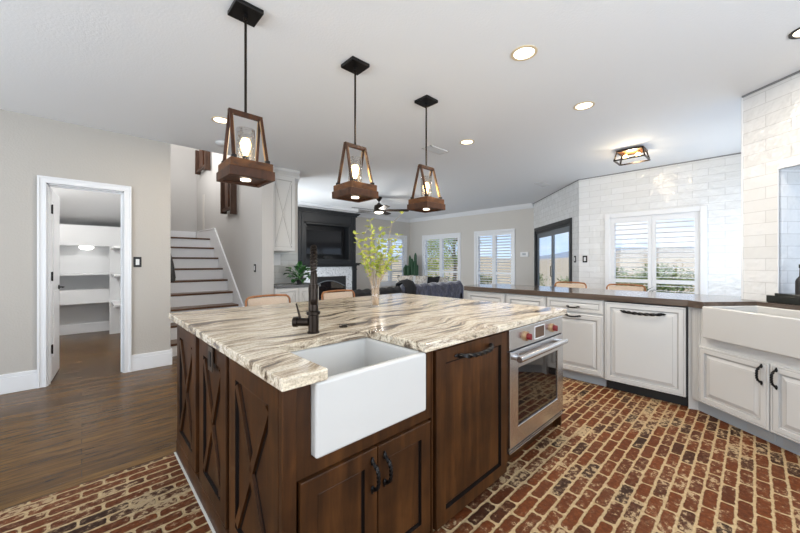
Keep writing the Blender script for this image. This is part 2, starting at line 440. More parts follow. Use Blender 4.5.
wallp('wall_left', (-3.1, 4.98), (.80, 4.98), M_wall, op=[(2.84, 3.452, 0, 2.08)], label='greige painted wall with the pantry door')
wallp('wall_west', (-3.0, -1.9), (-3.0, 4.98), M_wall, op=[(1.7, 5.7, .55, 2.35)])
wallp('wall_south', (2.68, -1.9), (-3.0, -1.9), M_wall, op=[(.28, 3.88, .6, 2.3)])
WS = Vector((4.25, .07)); sdir = Vector((-.624, -.78)); sdir.normalize(); SA = math.atan2(sdir.y, sdir.x)
WE = WS+sdir*2.52
wallp('wall_sink', WS, WE, M_tile, t=.02, op=[(.262, 1.75, 1.0, 2.02)], label='white glazed tile wall with a window recess')
wallp('wall_nook', (6.54, -.28), (4.75, -.28), M_wall_w, t=.1, op=[(.29, 1.79, .45, 2.35)])
TW = [(2.15-1.66, 2.15-.535, .55, 2.0)]
wallp('wall_tile', (6.42, 2.15), (6.42, -.28), M_tile, op=TW, label='white glazed tile wall around the shuttered window')
DL = (Vector((6.42, 2.15))-Vector((8.2, 3.8))).length
wallp('wall_door', (8.2, 3.8), (6.42, 2.15), M_tile, t=.06, op=[(.10, 2.16, 0, 2.10)], label='angled white tile wall with the sliding door')
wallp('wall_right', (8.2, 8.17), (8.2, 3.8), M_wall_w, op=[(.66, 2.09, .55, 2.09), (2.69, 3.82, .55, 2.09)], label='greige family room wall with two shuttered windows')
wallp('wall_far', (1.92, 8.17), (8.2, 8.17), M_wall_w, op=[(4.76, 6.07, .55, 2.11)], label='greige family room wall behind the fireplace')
# stairwell
sb = MB().box(1.925, 2.10, 4.98, 8.95, 0, 4.7)
struct(obj('wall_stair_side', sb, M_stairwall), label='stair wall carrying two wooden sconces')
struct(obj('wall_stair_back', MB().box(.70, 1.925, 8.83, 8.95, 0, 4.7), M_stairwall), label='back wall of the stairwell')
struct(obj('wall_stair_left', MB().box(.66, .80, 5.12, 8.95, 0, 4.7).box(.66, .80, 4.9, 5.12, H+.25, 4.7).box(.66, .80, 4.981, 5.12, H, H+.25), M_stairwall))
struct(obj('wall_stair_header', MB().box(.66, 2.1, 4.9, 4.98, H+.25, 4.7), M_stairwall))
struct(obj('ceiling_stair', MB().box(.66, 2.1, 4.9, 8.95, 4.7, 4.8), M_ceil))
# pantry
pl = MB().loops([[(-1.0, 5.12, 2.6), (.66, 5.12, 2.6), (.66, 8.4, 1.9), (-1.0, 8.4, 1.9)], [(-1.0, 5.12, 2.7), (.66, 5.12, 2.7), (.66, 8.4, 2.0), (-1.0, 8.4, 2.0)]])
struct(obj('ceiling_pantry', pl, M_white), label='sloped white pantry ceiling')
struct(obj('wall_pantry_back', MB().box(-1.0, .66, 8.28, 8.4, 0, 2.0), M_white))
struct(obj('wall_pantry_left', MB().box(-1.1, -1.0, 5.12, 8.4, 0, 2.7), M_white))
struct(obj('wall_pantry_right', MB().box(.56, .66, 5.12, 8.28, 0, 2.65), M_white))
struct(obj('baseboard_pantry', MB().box(-1.0, .56, 8.262, 8.279, .001, .17, .004), M_trim))

# baseboards and casings
def basebd(name, p0, p1, z=.19):
    p0 = Vector(p0); p1 = Vector(p1); d = p1-p0; a = math.atan2(d.y, d.x)
    mb = MB().box(0, d.length, -.018, -.001, .001, z-.035, .003).box(0, d.length, -.013, -.001, z-.035, z, .005)
    struct(obj(name, mb, M_trim), (p0.x, p0.y, 0), a)
basebd('baseboard_left', (-3.0, 4.98), (-.325, 4.98)); basebd('baseboard_hall', (.418, 4.98), (.815, 4.98))
basebd('baseboard_right', (8.2, 8.17), (8.2, 3.85)); basebd('baseboard_far', (5.5, 8.17), (8.2, 8.17))
struct(obj('baseboard_return', MB().box(.801, .816, 4.965, 5.115, .001, .19, .003), M_trim))
def casing(mb, x0, x1, z0, z1, wd=.07, bottom=False, y0=-.028, y1=-.001):
    for k, (ww, yy) in enumerate(((wd, y0*.65), (wd*.62, y0*.85), (.018, y0))):
        off = wd-ww if k < 2 else wd-.018
        if k == 2:   # outer back band
            a = wd-.018
            mb.box(x0-wd, x0-a, yy, y1, z0, z1+a, .002); mb.box(x1+a, x1+wd, yy, y1, z0, z1+a, .002); mb.box(x0-wd, x1+wd, yy, y1, z1+a, z1+wd, .002)
        else:
            w2 = ww if k == 0 else .022
            mb.box(x0-w2, x0, yy, y1, z0, z1, .002); mb.box(x1, x1+w2, yy, y1, z0, z1, .002); mb.box(x0-w2, x1+w2, yy, y1, z1, z1+w2, .002)
    if bottom: mb.box(x0-wd, x1+wd, y0, y1, z0-.05, z0, .003)
    return mb
cs = casing(MB(), -.26, .352, .001, 2.08, .066)
cs.box(-.26, -.248, 0, .14, 0, 2.08).box(.340, .352, 0, .14, 0, 2.08).box(-.26, .352, 0, .14, 2.068, 2.08)
cs.box(-.248, -.236, .06, .10, 0, 2.06).box(.328, .340, .06, .10, 0, 2.06).box(-.248, .340, .06, .10, 2.056, 2.068)
struct(obj('trim_1', cs, M_trim), (0, 4.98, 0), 0, 'white moulded casing of the pantry doorway')
# pantry door, swung inward (hinged on the left jamb)
d1 = sempty('door_1', (-.236, 5.115, 0), R(86), 'white pantry door standing open inward')
obj('door_leaf', MB().box(0, .566, -.005, .03, .012, 2.05, .002).box(.09, .45, -.011, -.004, .25, .95, .004).box(.09, .45, -.011, -.004, 1.1, 1.92, .004), M_trim, d1)
for z in (.35, 1.12, 1.83):
    obj('hinge', MB().box(-.012, .03, -.014, -.002, z-.045, z+.045, .003).lathe([(.006, -.05), (.006, .05)], (-.006, -.012, z), 8), M_black, d1, label='black hinge')
obj('door_handle', MB().lathe([(.026, 0), (.026, -.01)], (.48, -.005, .98), 16, axis='y').tube([(.48, -.01, .98), (.48, -.05, .98), (.39, -.05, .98)], .008), M_black, d1, label='black lever handle')

def crown(name, p0, p1):
    p0 = Vector(p0); p1 = Vector(p1); d = p1-p0; a = math.atan2(d.y, d.x); Ln = d.length
    prof = [(0, -.11), (-.012, -.11), (-.02, -.095), (-.05, -.06), (-.075, -.02), (-.085, -.012), (-.085, 0), (0, 0)]
    mb = MB().loops([[(x, y-.001, H+z-.001) for y, z in prof] for x in (0, Ln)])
    struct(obj(name, mb, M_trim), (p0.x, p0.y, 0), a)
crown('trim_5', (2.1, 8.17), (8.2, 8.17)); crown('trim_6', (8.2, 8.17), (8.2, 3.8))
crown('trim_7', (2.10, 5.45), (2.72, 5.45))

# ---------------- windows with plantation shutters ----------------
def window(n, loc, rz, x0, x1, z0, z1, label, panels=2, mid=None, cw=.06, tilt=20):
    """opening x0..x1, z0..z1 in wall-local coordinates"""
    o = sempty('window_%d' % n, loc, rz, label)
    mb = MB()
    mb.box(x0-cw, x0, -.03, -.001, z0-cw, z1+cw, .004).box(x1, x1+cw, -.03, -.001, z0-cw, z1+cw, .004)
    mb.box(x0, x1, -.03, -.001, z1, z1+cw, .004).box(x0, x1, -.03, -.001, z0-cw, z0, .004)
    mb.box(x0, x0+.012, 0, .13, z0, z1).box(x1-.012, x1, 0, .13, z0, z1).box(x0, x1, 0, .13, z1-.012, z1).box(x0, x1, 0, .13, z0, z0+.012)
    obj('window_frame', mb, M_trim, o)
    # outer sash and glass
    sx = MB(); a, b = x0+.012, x1-.012; c, d = z0+.012, z1-.012; xm = (a+b)/2
    for bx in ((a, a+.035, c, d), (b-.035, b, c, d), (xm-.025, xm+.025, c, d), (a, b, c, c+.035), (a, b, d-.035, d)):
        sx.box(bx[0], bx[1], .09, .125, bx[2], bx[3])
    obj('sash', sx, M_trim, o)
    wd = (b-a-.004*(panels-1))/panels; st = .05
    mid = mid or z0+.42
    for k in range(panels):
        q = a+k*(wd+.004)
        pf = MB().box(q, q+st, .0, .028, c, d, .002).box(q+wd-st, q+wd, .0, .028, c, d, .002)
        pf.box(q+st, q+wd-st, .0, .028, d-.075, d, .002).box(q+st, q+wd-st, .0, .028, c, c+.09, .002).box(q+st, q+wd-st, .0, .028, mid-.03, mid+.03, .002)
        p = obj('shutter_panel', pf, M_trim, o)
        lv = MB()
        for (u, v) in ((c+.09, mid-.03), (mid+.03, d-.075)):
            cnt = max(1, round((v-u)/.078)); stp = (v-u)/cnt
            for i in range(cnt):
                zc = u+stp*(i+.5)
                Mx = Matrix.Translation((0, .016, zc)) @ Matrix.Rotation(R(-tilt), 4, 'X')
                lv.box(q+st, q+wd-st, -.040, .040, -.0045, .0045, 0, M=Mx)
        obj('louvers', lv, M_trim, p)
        gl = MB().box(a+.035 if k == 0 else xm+.025, xm-.025 if k == 0 else b-.035, .105, .109, c+.035, d-.035)
        if k < 2: obj('pane', gl, M_glass2, o)
    return o
M_glass2 = bpy.data.materials.new('window_glass'); M_glass2.use_nodes = True
_n = M_glass2.node_tree; _n.nodes.clear()
_o = N(_n, 'ShaderNodeOutputMaterial'); _m = N(_n, 'ShaderNodeMixShader'); _t = N(_n, 'ShaderNodeBsdfTransparent'); _g = N(_n, 'ShaderNodeBsdfGlossy'); _lw = N(_n, 'ShaderNodeLayerWeight'); _lw.inputs['Blend'].default_value = .5; _p = N(_n, 'ShaderNodeMath', operation='POWER'); _p.inputs[1].default_value = 4; _n.links.new(_lw.outputs['Facing'], _p.inputs[0]); _f = N(_n, 'ShaderNodeMath', operation='MULTIPLY_ADD'); _f.inputs[1].default_value = .5; _f.inputs[2].default_value = .03; _n.links.new(_p.outputs[0], _f.inputs[0])
_g.inputs['Roughness'].default_value = .02
_n.links.new(_f.outputs[0], _m.inputs[0]); _n.links.new(_t.outputs[0], _m.inputs[1]); _n.links.new(_g.outputs[0], _m.inputs[2]); _n.links.new(_m.outputs[0], _o.inputs[0])
PR = R(-90)
window(1, (8.2, 8.17, 0), PR, .66, 2.09, .55, 2.09, 'shuttered family room window next to the cactus, trees outside', mid=.97, tilt=11)
window(2, (8.2, 8.17, 0), PR, 2.69, 3.82, .55, 2.09, 'shuttered family room window near the wall thermostat, hills outside', mid=.97, tilt=11)
window(3, (1.92, 8.17, 0), 0, 4.76, 6.07, .55, 2.11, 'shuttered window right of the fireplace, behind the leafy branches', mid=.97, tilt=11)
window(4, (6.42, 2.15, 0), PR, TW[0][0], TW[0][1], TW[0][2], TW[0][3], 'wide shuttered window in the white tile wall', mid=.97, cw=.075, tilt=4)

# sliding door
def slider():
    a = math.atan2(2.15-3.8, 6.42-8.2)
    o = sempty('door_2', (8.2, 3.8, 0), a, 'black framed sliding glass door in the angled tile wall')
    f = MB()
    for b in ((.10, .17, 0, 2.10), (2.09, 2.16, 0, 2.10), (.17, 2.09, 2.02, 2.10), (.17, 2.09, 0, .05)):
        f.box(b[0], b[1], -.02, .06, b[2], b[3], .003)
    f.box(.17, 2.09, .0, .05, 1.96, 2.02)
    obj('door_frame', f, M_charcoal, o)
    for k, (u, v, y) in enumerate(((.17, 1.20, .032), (1.14, 2.09, .004))):
        s = MB()
        for b in ((u, u+.09, .05, 1.96), (v-.09, v, .05, 1.96), (u+.09, v-.09, 1.85, 1.96), (u+.09, v-.09, .05, .2)):
            s.box(b[0], b[1], y, y+.024, b[2], b[3], .003)
        p = obj('door_panel', s, M_slategrey, o)
        obj('pane', MB().box(u+.09, v-.09, y+.010, y+.014, .2, 1.85), M_glass2, p)
    obj('door_handle', MB().tube([(1.16, .018, .95), (1.16, -.02, .97), (1.16, -.02, 1.18), (1.16, .018, 1.2)], .008), M_black, o)
M_slategrey = mat('slate_grey_metal', (.16, .18, .20), .4)
slider()
# unseen windows added to carry the fill area lights: frames only
for n, loc, rz, x0, x1, z0, z1 in ((5, (-3.0, -1.9, 0), R(90), 1.7, 5.7, .55, 2.35), (8, (6.54, -.28, 0), R(180), .29, 1.79, .45, 2.35), (6, (2.68, -1.9, 0), R(180), .28, 3.88, .6, 2.3)):
    o = sempty('window_%d' % n, loc, rz, 'wide unseen window added for a fill light')
    mb = MB()
    for b in ((x0, x0+.05, z0, z1), (x1-.05, x1, z0, z1), (x0, x1, z0, z0+.05), (x0, x1, z1-.05, z1), ((x0+x1)/2-.03, (x0+x1)/2+.03, z0, z1)):
        mb.box(b[0], b[1], .07, .12, b[2], b[3])
    obj('window_frame', mb, M_trim, o)

# window recess of the sink wall
o = sempty('window_7', (WS.x, WS.y, 0), SA, 'tiled window recess above the sink')
nb = MB().box(.242, .262, .02, .45, .98, 2.04).box(1.75, 1.77, .02, .45, .98, 2.04).box(.262, 1.75, .02, .45, 2.02, 2.04).box(.262, 1.75, .02, .45, .98, 1.0)
obj('recess', nb, M_tile, o)
obj('window_frame', MB().box(.262, .32, .40, .45, 1.0, 2.02).box(1.69, 1.75, .40, .45, 1.0, 2.02).box(.32, 1.69, .40, .45, 1.96, 2.02).box(.32, 1.69, .40, .45, 1.0, 1.06), M_trim, o)
obj('edge_trim', MB().box(.255, .262, -.006, .02, 1.0, 2.03, .002).box(.255, 1.75, -.006, .02, 2.02, 2.028, .002), M_trim, o)
struct(obj('trim_8', MB().box(-.012, .0, -.004, .02, 0, H-.002), M_trim), (WS.x, WS.y, 0), SA, 'white metal edge of the tile wall')
# thin grey bead where tile walls meet the ceiling
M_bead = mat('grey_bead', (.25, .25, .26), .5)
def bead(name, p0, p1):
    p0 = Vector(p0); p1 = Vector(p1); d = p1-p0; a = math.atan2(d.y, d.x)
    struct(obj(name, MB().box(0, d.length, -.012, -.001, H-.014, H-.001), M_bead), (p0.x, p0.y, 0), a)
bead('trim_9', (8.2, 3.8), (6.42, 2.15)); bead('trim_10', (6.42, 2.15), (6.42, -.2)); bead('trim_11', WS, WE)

# ---------------- staircase ----------------
st = thing('staircase', 'straight staircase of dark wood treads and white risers behind the left wall', 'staircase', (0, 5.36, 0))
k0 = 5.36
for i in range(9):
    z = .172+.198*i; y = .285*i
    obj('riser', MB().box(.801, 1.905, y+.02, y+.04, z-.198 if i else 0.001, z-.03), M_trim, st)
    if i < 8: obj('tread', MB().box(.801, 1.905, y, y+.325, z-.03, z, .008), M_tread, st)
y9 = .285*8
obj('landing', MB().box(.801, 1.905, y9, 8.82-k0, .172+.198*8-.03, .172+.198*8, .008), M_tread, st)
def sy(i): return .285*i
sk = [(.19, .40), (1.98, 1.935), (3.45, 1.965), (3.45, 1.2), (2.3, 1.2), (.19, .001), (-.05, .001), (-.05, .2)]
sk = [(-.08, .001), (-.08, .25), (.19, .667-.27), (1.98, 1.935), (3.45, 1.965), (3.45, 1.5), (2.28, 1.5), (.15, .001)]
mb = MB().loops([[(1.905, y, z) for y, z in sk], [(1.922, y, z) for y, z in sk]])
obj('skirt_board', mb, M_trim, st)
cap = [(-.08, .25), (.19, .397), (1.98, 1.935), (3.44, 1.965)]
mb = MB()
for (a, b) in zip(cap, cap[1:]):
    d = Vector((0, b[0]-a[0], b[1]-a[1])); ang = math.atan2(d.z, d.y)
    mb.box(-.013, .013, 0, d.length, -.012, .012, .004, M=Matrix.Translation((1.909, a[0], a[1])) @ Matrix.Rotation(ang, 4, 'X'))
obj('skirt_cap', mb, M_trim, st)
obj('back_skirt', MB().box(.801, 1.9, 3.445, 3.465, 1.76, 1.965, .003), M_trim, st)
hr = MB().tube([(.86, 5.22, 1.02), (.86, 5.24, 1.06), (.86, 5.36, 1.24), (.86, 5.5, 1.36), (.86, 7.4, 2.68)], [.028, .04, .038, .034, .034], 10)
hr.tube([(.86, 5.6, 1.42), (.80, 5.6, 1.38)], .01).tube([(.86, 7.0, 2.40), (.80, 7.0, 2.36)], .01)
tag(obj('handrail', hr, M_blackm, smooth=True), 'black sloping handrail end beside the white stair risers', 'handrail')

# decorative sconces on the stair wall
def sconce(y0, y1, z0, z1, label):
    t = thing('wall_sconce', label, 'sconce', (1.925, (y0+y1)/2, z0), R(-90), 'wooden sconces on the stair wall')
    wd = y1-y0; h = z1-z0
    obj('back_plate', MB().box(-wd*.22, wd*.22, -.05, -.001, .06, h-.02, .003), M_sconce, t)
    obj('panel', MB().box(-wd/2, -wd/2+.05, -.12, -.02, 0, h, .004), M_sconce, t)
    obj('panel', MB().box(wd/2-.05, wd/2, -.12, -.02, -.06, h-.04, .004), M_sconce, t)
    obj('panel', MB().box(-wd*.16, wd*.16, -.10, -.05, .05, h-.03, .004), M_lampdark, t)
    obj('crossbar', MB().box(-wd/2+.05, wd/2-.05, -.10, -.05, .03, .08, .003), M_sconce, t)
    return t
sconce(7.62, 8.45, 3.2, 3.72, 'dark wooden wall sconce, upper one, near the ceiling edge')
sconce(6.02, 6.60, 2.14, 2.72, 'dark wooden wall sconce, lower one, behind the nearest pendant')

# switches etc.
def switch(name, loc, rz, label, m=None, w_=.075, h_=.12, cat='light switch'):
    t = thing(name, label, cat, loc, rz)
    obj('plate', MB().box(-w_/2, w_/2, -.007, -.001, -h_/2, h_/2, .002), m or M_black, t)
    obj('rocker', MB().box(-.017, .017, -.011, -.006, -.034, .034, .002), M_plastic, t)
    return t
switch('light_switch', (.475, 4.98, 1.272), 0, 'black framed light switch with white rocker beside the pantry door')
switch('light_switch', (1.925, 5.255, 1.18), PR, 'black light switch low on the grey stair wall')
switch('light_switch', (6.42, 2.05, 1.325), PR, 'black framed light switch on the white tile wall')
switch('light_switch', (8.2+(6.42-8.2)*2.28/DL, 3.8+(2.15-3.8)*2.28/DL, 1.325), math.atan2(2.15-3.8, 6.42-8.2), 'black light switch just right of the sliding door')
t = thing('thermostat', 'small white wall control panel between window and sliding door', 'thermostat', (8.2, 4.03, 1.47), PR)
obj('case', MB().box(-.11, .11, -.03, -.001, -.06, .06, .008), M_plastic, t); obj('screen', MB().box(-.05, .04, -.033, -.029, -.02, .03), M_toe, t)

# ---------------- pantry interior ----------------
M_shelfw = mat('shelf_white', (.74, .75, .76), .4)
t = thing('pantry_shelves', 'white built-in pantry shelves along the back and right wall', 'shelving', (0, 8.28, 0))
for z in (.56, 1.045):
    obj('shelf', MB().box(-1.0, .56, -.42, -.002, z, z+.03, .002), M_shelfw, t)
obj('shelf', MB().box(-1.0, .56, -.42, -.002, 1.55, 1.58, .002), M_shelfw, t)
obj('upper_panel', MB().box(-1.0, .56, -.42, -.40, 1.58, 1.90), M_shelfw, t)
obj('fascia', MB().box(-1.0, .56, -.42, -.40, .59, .80), M_shelfw, t)
for z in (.56, 1.045, 1.50):
    obj('side_shelf', MB().box(.37, .56, -1.3, -.462, z, z+.03, .002), M_shelfw, t)
obj('upright', MB().box(.355, .56, -.46, -.44, 0.001, 1.55), M_shelfw, t)
tag(obj('closet_lamp', MB().lathe([(.09, 0), (.10, -.03), (.06, -.06), (.0, -.065)], (0.06, 8.05, 1.55), 20), M_glowc), 'small glowing lamp under the pantry shelf', 'lamp')
tag(obj('pantry_fill_fixture', MB().lathe([(.13, .035), (.14, 0), (.11, -.04), (.0, -.05)], (-.62, 5.9, 2.40), 20), M_glowc), 'round fill lamp added on the pantry ceiling, unseen behind the open door', 'lamp')  # added fixture, out of view, to go with the pantry fill light
light('pantry_fill', 'POINT', (-.62, 5.95, 2.25), 50, (1, .97, .93), shadow_soft_size=.1)  # added fill to brighten the pantry

# ---------------- fronts ----------------
def front(mb, x0, x1, z0, z1, prof, y=0):
    """panel with concentric profile; prof: (inset, depth forward, material index)"""
    rings = []; mis = []
    for ins, dp, mi in prof:
        rings.append([(x0+ins, y-dp, z0+ins), (x1-ins, y-dp, z0+ins), (x1-ins, y-dp, z1-ins), (x0+ins, y-dp, z1-ins)]); mis.append(mi)
    mb.loops(rings, mis=mis[1:]+[mis[-1]])
    return mb
RAISED = [(0, 0, 0), (0, .017, 0), (.004, .021, 0), (.012, .021, 0), (.016, .018, 1), (.019, .021, 0), (.048, .021, 0), (.052, .012, 1), (.060, .010, 1), (.064, .010, 0), (.088, .019, 0), (.091, .019, 1), (.094, .020, 0)]
DRAWER = [(0, 0, 0), (0, .017, 0), (.004, .021, 0), (.028, .021, 0), (.032, .014, 1), (.038, .014, 1), (.048, .019, 0)]
SHAKER = [(0, 0, 0), (0, .018, 0), (.003, .021, 0), (.062, .021, 0), (.064, .009, 1), (.070, .009, 1), (.072, .010, 0)]
def pull(mb, c, ln, horiz=True, y=-.021, out_=.035, r=.0085):
    """twisted iron bow pull with leaf-shaped ends"""
    cx, cz = c; n = 20; pts = []; 
    for i in range(n+1):
        s = -1+2*i/n; o_ = out_*(1-abs(s)**3.5)
        a = s*ln/2
        pts.append((cx+a, y-.006-o_, cz-.008*(1-s*s)) if horiz else (cx, y-.006-o_, cz+a))
    mb.tube(pts, [r*.75 if i in (0, n) else r for i in range(n+1)], 4, twist=.55)
    for s in (-1, 1):
        p = (cx+s*ln/2, y-.006, cz) if horiz else (cx, y-.006, cz+s*ln/2)
        mb.ball(p, .010, sc=(1.5, .6, .9) if horiz else (.9, .6, 1.5))
        p2 = (cx+s*(ln/2+.014), y-.004, cz) if horiz else (cx, y-.004, cz+s*(ln/2+.014))
        mb.ball(p2, .005, sub=1)
    return mb

# ---------------- island ----------------
FY = 1.02
isl = thing('kitchen_island', 'dark stained wooden kitchen island with X panels and sink base doors', 'kitchen island', (.476, FY, 0))
# local: x = X-.46, y = Y-1.02
def isb(*a, **k): return MB().box(*a, **k)
WI = [M_island, M_glaze_shade]
body = MB()
body.box(.02, .70, .03, 1.61, .0, .05).box(.02, .04, .03, 1.61, .05, .872).box(2.18, 2.20, .03, 1.61, .0, .872).box(.02, 2.20, 1.61, 1.63, .0, .872)
body.box(.0, .018, .0305, 1.63, .0, .872).box(.68, .70, .03, 1.7, .05, .60).box(.70, 2.18, .06, .08, .0, .10).box(.70, 2.18, .7, .72, .1, .872).box(1.362, 1.378, .03, .7, .1, .872)
obj('carcass', body, WI, isl)
obj('corner_post', MB().box(-.019, .03, 0, .0295, 0, .872, .003), WI, isl)
obj('stile', MB().box(.69, .7015, .0, .03, .02, .872, .002), WI, isl)
obj('stile', MB().box(1.346, 1.372, 0.006, .03, .10, .872, .001), WI, isl)
obj('stile', MB().box(2.178, 2.20, .0, .03, .02, .872, .002), WI, isl)
ff = MB()
ff.box(.03, .69, .004, .022, .556, .62).box(.03, .082, .004, .022, .62, .872).box(.632, .69, .004, .022, .62, .872)
obj('bottom_rail', MB().box(.03, .69, .01, .03, .0, .056), WI, isl)
obj('face_frame', ff, WI, isl)
for (a, b, hx) in ((.036, .358, .330), (.362, .670, .392)):
    d = obj('door', front(MB(), a, b, .055, .553, SHAKER, .008), WI, isl)
    obj('door_handle', pull(MB(), (hx, .455), .105, False, -.012), M_black, d, smooth=True, label='black twisted iron pull')
# left side: three X panels
LM = Matrix.Rotation(R(-90), 4, 'Z')   # local x -> -Y ; local y -> +X
for (ya, yb) in ((2.625, 2.13), (2.045, 1.59), (1.545, 1.05)):
    Mx = Matrix.Translation((0, ya-FY, 0)) @ LM
    wdt = ya-yb
    mb = MB(Mx)
    front(mb, 0, wdt, .10, .868, [(0, -.0, 0), (0, .016, 0), (.003, .019, 0), (.080, .019, 0), (.083, .007, 1), (.092, .007, 1), (.094, .0075, 0)], 0)
    x0, x1, z0, z1 = .083, wdt-.083, .183, .785
    for (p, q) in (((x0, z0), (x1, z1)), ((x0, z1), (x1, z0))):
        dx, dz = q[0]-p[0], q[1]-p[1]; ln = math.hypot(dx, dz); an = -math.atan2(dz, dx)
        T = Matrix.Translation((p[0], 0, p[1])) @ Matrix.Rotation(an, 4, 'Y')
        for (hw, dep, mi) in ((.027, .0085, 1), (.0165, .019, 0)):  # wider dark slab: glaze and painted groove shadow beside each bar
            mb.box(.018, ln-.018, -dep, -.0, -hw, hw, 0, mi=mi, M=T)
    obj('x_panel', mb, WI, isl)
obj('base_board', MB().box(-.019, 0, .0, 1.63, .0, .097, .002), WI, isl)
obj('back_panel', MB().box(.02, 2.19, 1.632, 1.645, .0, .87), WI, isl)
t = thing('power_outlet', 'dark metal outlet plate set in the middle X panel of the island', 'outlet', (.4505, 1.79, .808), PR)
obj('plate', MB().box(-.036, .036, -.006, 0, -.058, .058, .002), mat('outlet_bronze', (.10, .075, .055), .35, .6), t); obj('socket', MB().box(-.018, .018, -.009, -.006, -.035, .035, .002), M_black, t)

ct = [(.44, .985), (.602, .985), (.602, 1.40), (1.088, 1.40), (1.088, .985), (2.69, .985), (2.69, 2.815), (.44, 2.815)]
ct = [(x-.44, y-.985) for x, y in ct]
c_ = obj('granite_countertop', MB().prism(ct, 0, .040), M_granite, bev=.006)
tag(c_, 'cream and brown streaked stone countertop covering the island', 'countertop', loc=(.44, .985, .874))

def basin(x0, x1, y0, y1, z0, z1, wt, fr, name, label, loc, rz=0):
    mb = MB()
    def ring(a, b, c, d, z): return [(a, c, z), (b, c, z), (b, d, z), (a, d, z)]
    mb.loops([ring(x0, x1, y0, y1, z0), ring(x0, x1, y0, y1, z1), ring(x0+wt, x1-wt, y0+fr, y1-wt, z1), ring(x0+wt+.01, x1-wt-.01, y0+fr+.01, y1-wt-.01, z0+.025)])
    o = obj(name, mb, M_ceramic, bev=.012, smooth='all'); tag(o, label, 'sink', loc=loc, rz=rz)
    b = o.modifiers['bevel']; b.segments = 4
    b.harden_normals = False
    for p in o.data.polygons: p.use_smooth = True
    wn = o.modifiers.new('wn', 'WEIGHTED_NORMAL'); wn.keep_sharp = False
    return o
bs = basin(.560, 1.105, .993, 1.435, .615, .873, .028, .035, 'apron_sink', 'white apron-front farmhouse sink set in the dark island', (0, 0, 0))
obj('drain', MB().lathe([(.045, 0), (.045, .004), (.03, .002)], (.83, 1.2, .642), 20), M_steel, bs)

# faucet
t = thing('kitchen_faucet', 'dark bronze spring faucet standing on the island behind the sink', 'faucet', (.848, 1.53, .914))
obj('base', MB().lathe([(.031, 0), (.031, .006), (.026, .010), (.026, .09), (.034, .094), (.034, .108), (.024, .112), (.024, .235), (.020, .24), (.016, .25)], n=24), M_bronze, t, smooth=True)
obj('riser', MB().lathe([(.011, .24), (.011, .40)], n=12), M_bronze, t)
du = Vector((-.475, -.88)); du.normalize()
def fp(r, z): return (du.x*r, du.y*r, z)
arc = []
for i in range(41):
    a = PI-PI*i/40
    arc.append(fp(.075+.075*math.cos(a), .34+.085*math.sin(a)))
arc = [fp(0, .25), fp(0, .29)]+arc+[fp(.15, .30)]
obj('hose', MB().tube(arc, .0085, 8), M_bronze, t, smooth=True)
# spring coil around the hose path
pts = []; tot = len(arc)
nn = 26*12
cum = [0]
for a, b in zip(arc, arc[1:]): cum.append(cum[-1]+(Vector(b)-Vector(a)).length)
for i in range(nn+1):
    s = cum[-1]*i/nn; j = max(0, min(len(arc)-2, next((k for k in range(len(cum)-1) if cum[k+1] >= s), len(arc)-2)))
    a, b = Vector(arc[j]), Vector(arc[j+1]); f = (s-cum[j])/max(1e-6, cum[j+1]-cum[j]); p = a.lerp(b, f)
    d = (b-a).normalized(); sx = Vector((-du.y, du.x, 0)); up = d.cross(sx)
    an = 2*PI*i/12
    pts.append(p+sx*math.cos(an)*.0135+up*math.sin(an)*.0135)
obj('spring', MB().tube(pts, .0032, 5), M_bronze, t, smooth=True)
obj('spray_head', MB().lathe([(.012, .31), (.0155, .30), (.0155, .22), (.018, .19), (.018, .165), (.014, .16)], fp(.15, 0), 20), M_bronze, t, smooth=True)
obj('docking_arm', MB().tube([fp(.01, .20), fp(.15, .245)], .006).lathe([(.021, .235), (.021, .255)], fp(.15, 0), 16), M_bronze, t)
hm = MB().lathe([(.021, 0), (.021, .055), (.026, .057), (.026, .078), (.021, .08)], (0, 0, 0), 20, axis='x')
hn = obj('handle', hm, M_bronze, t, smooth=True); hn.location = (-.018, .012, .055); hn.rotation_euler = (0, 0, R(133.5))
hl = obj('lever', MB().tube([(0, 0, 0), (.02, 0, .075)], [.006, .004], 8), M_bronze, hn); hl.location = (.045, 0, .018)
tag(obj('air_switch', MB().lathe([(.024, 0), (.024, .008), (.017, .012), (.0, .012)], n=20), M_bronze), 'small round dark button on the counter right of the faucet', 'button', loc=(1.045, 1.555, .9142))

# island dishwasher / trash panel
t = thing('dishwasher', 'dark wood panelled dishwasher in the island between sink and oven', 'dishwasher', (1.182, FY, 0))
obj('door', front(MB(), 0, .636, .035, .862, [(0, 0, 0), (0, .020, 0), (.003, .023, 0), (.066, .023, 0), (.068, .010, 1), (.078, .010, 1), (.080, .011, 0)], .006), WI, t)
obj('body', MB().box(.01, .626, .012, .6, .10, .85), M_blackm, t)
obj('door_handle', pull(MB(), (.30, .815), .31, True, -.017, .045, .0125), M_black, t, smooth=True, label='black twisted iron pull')

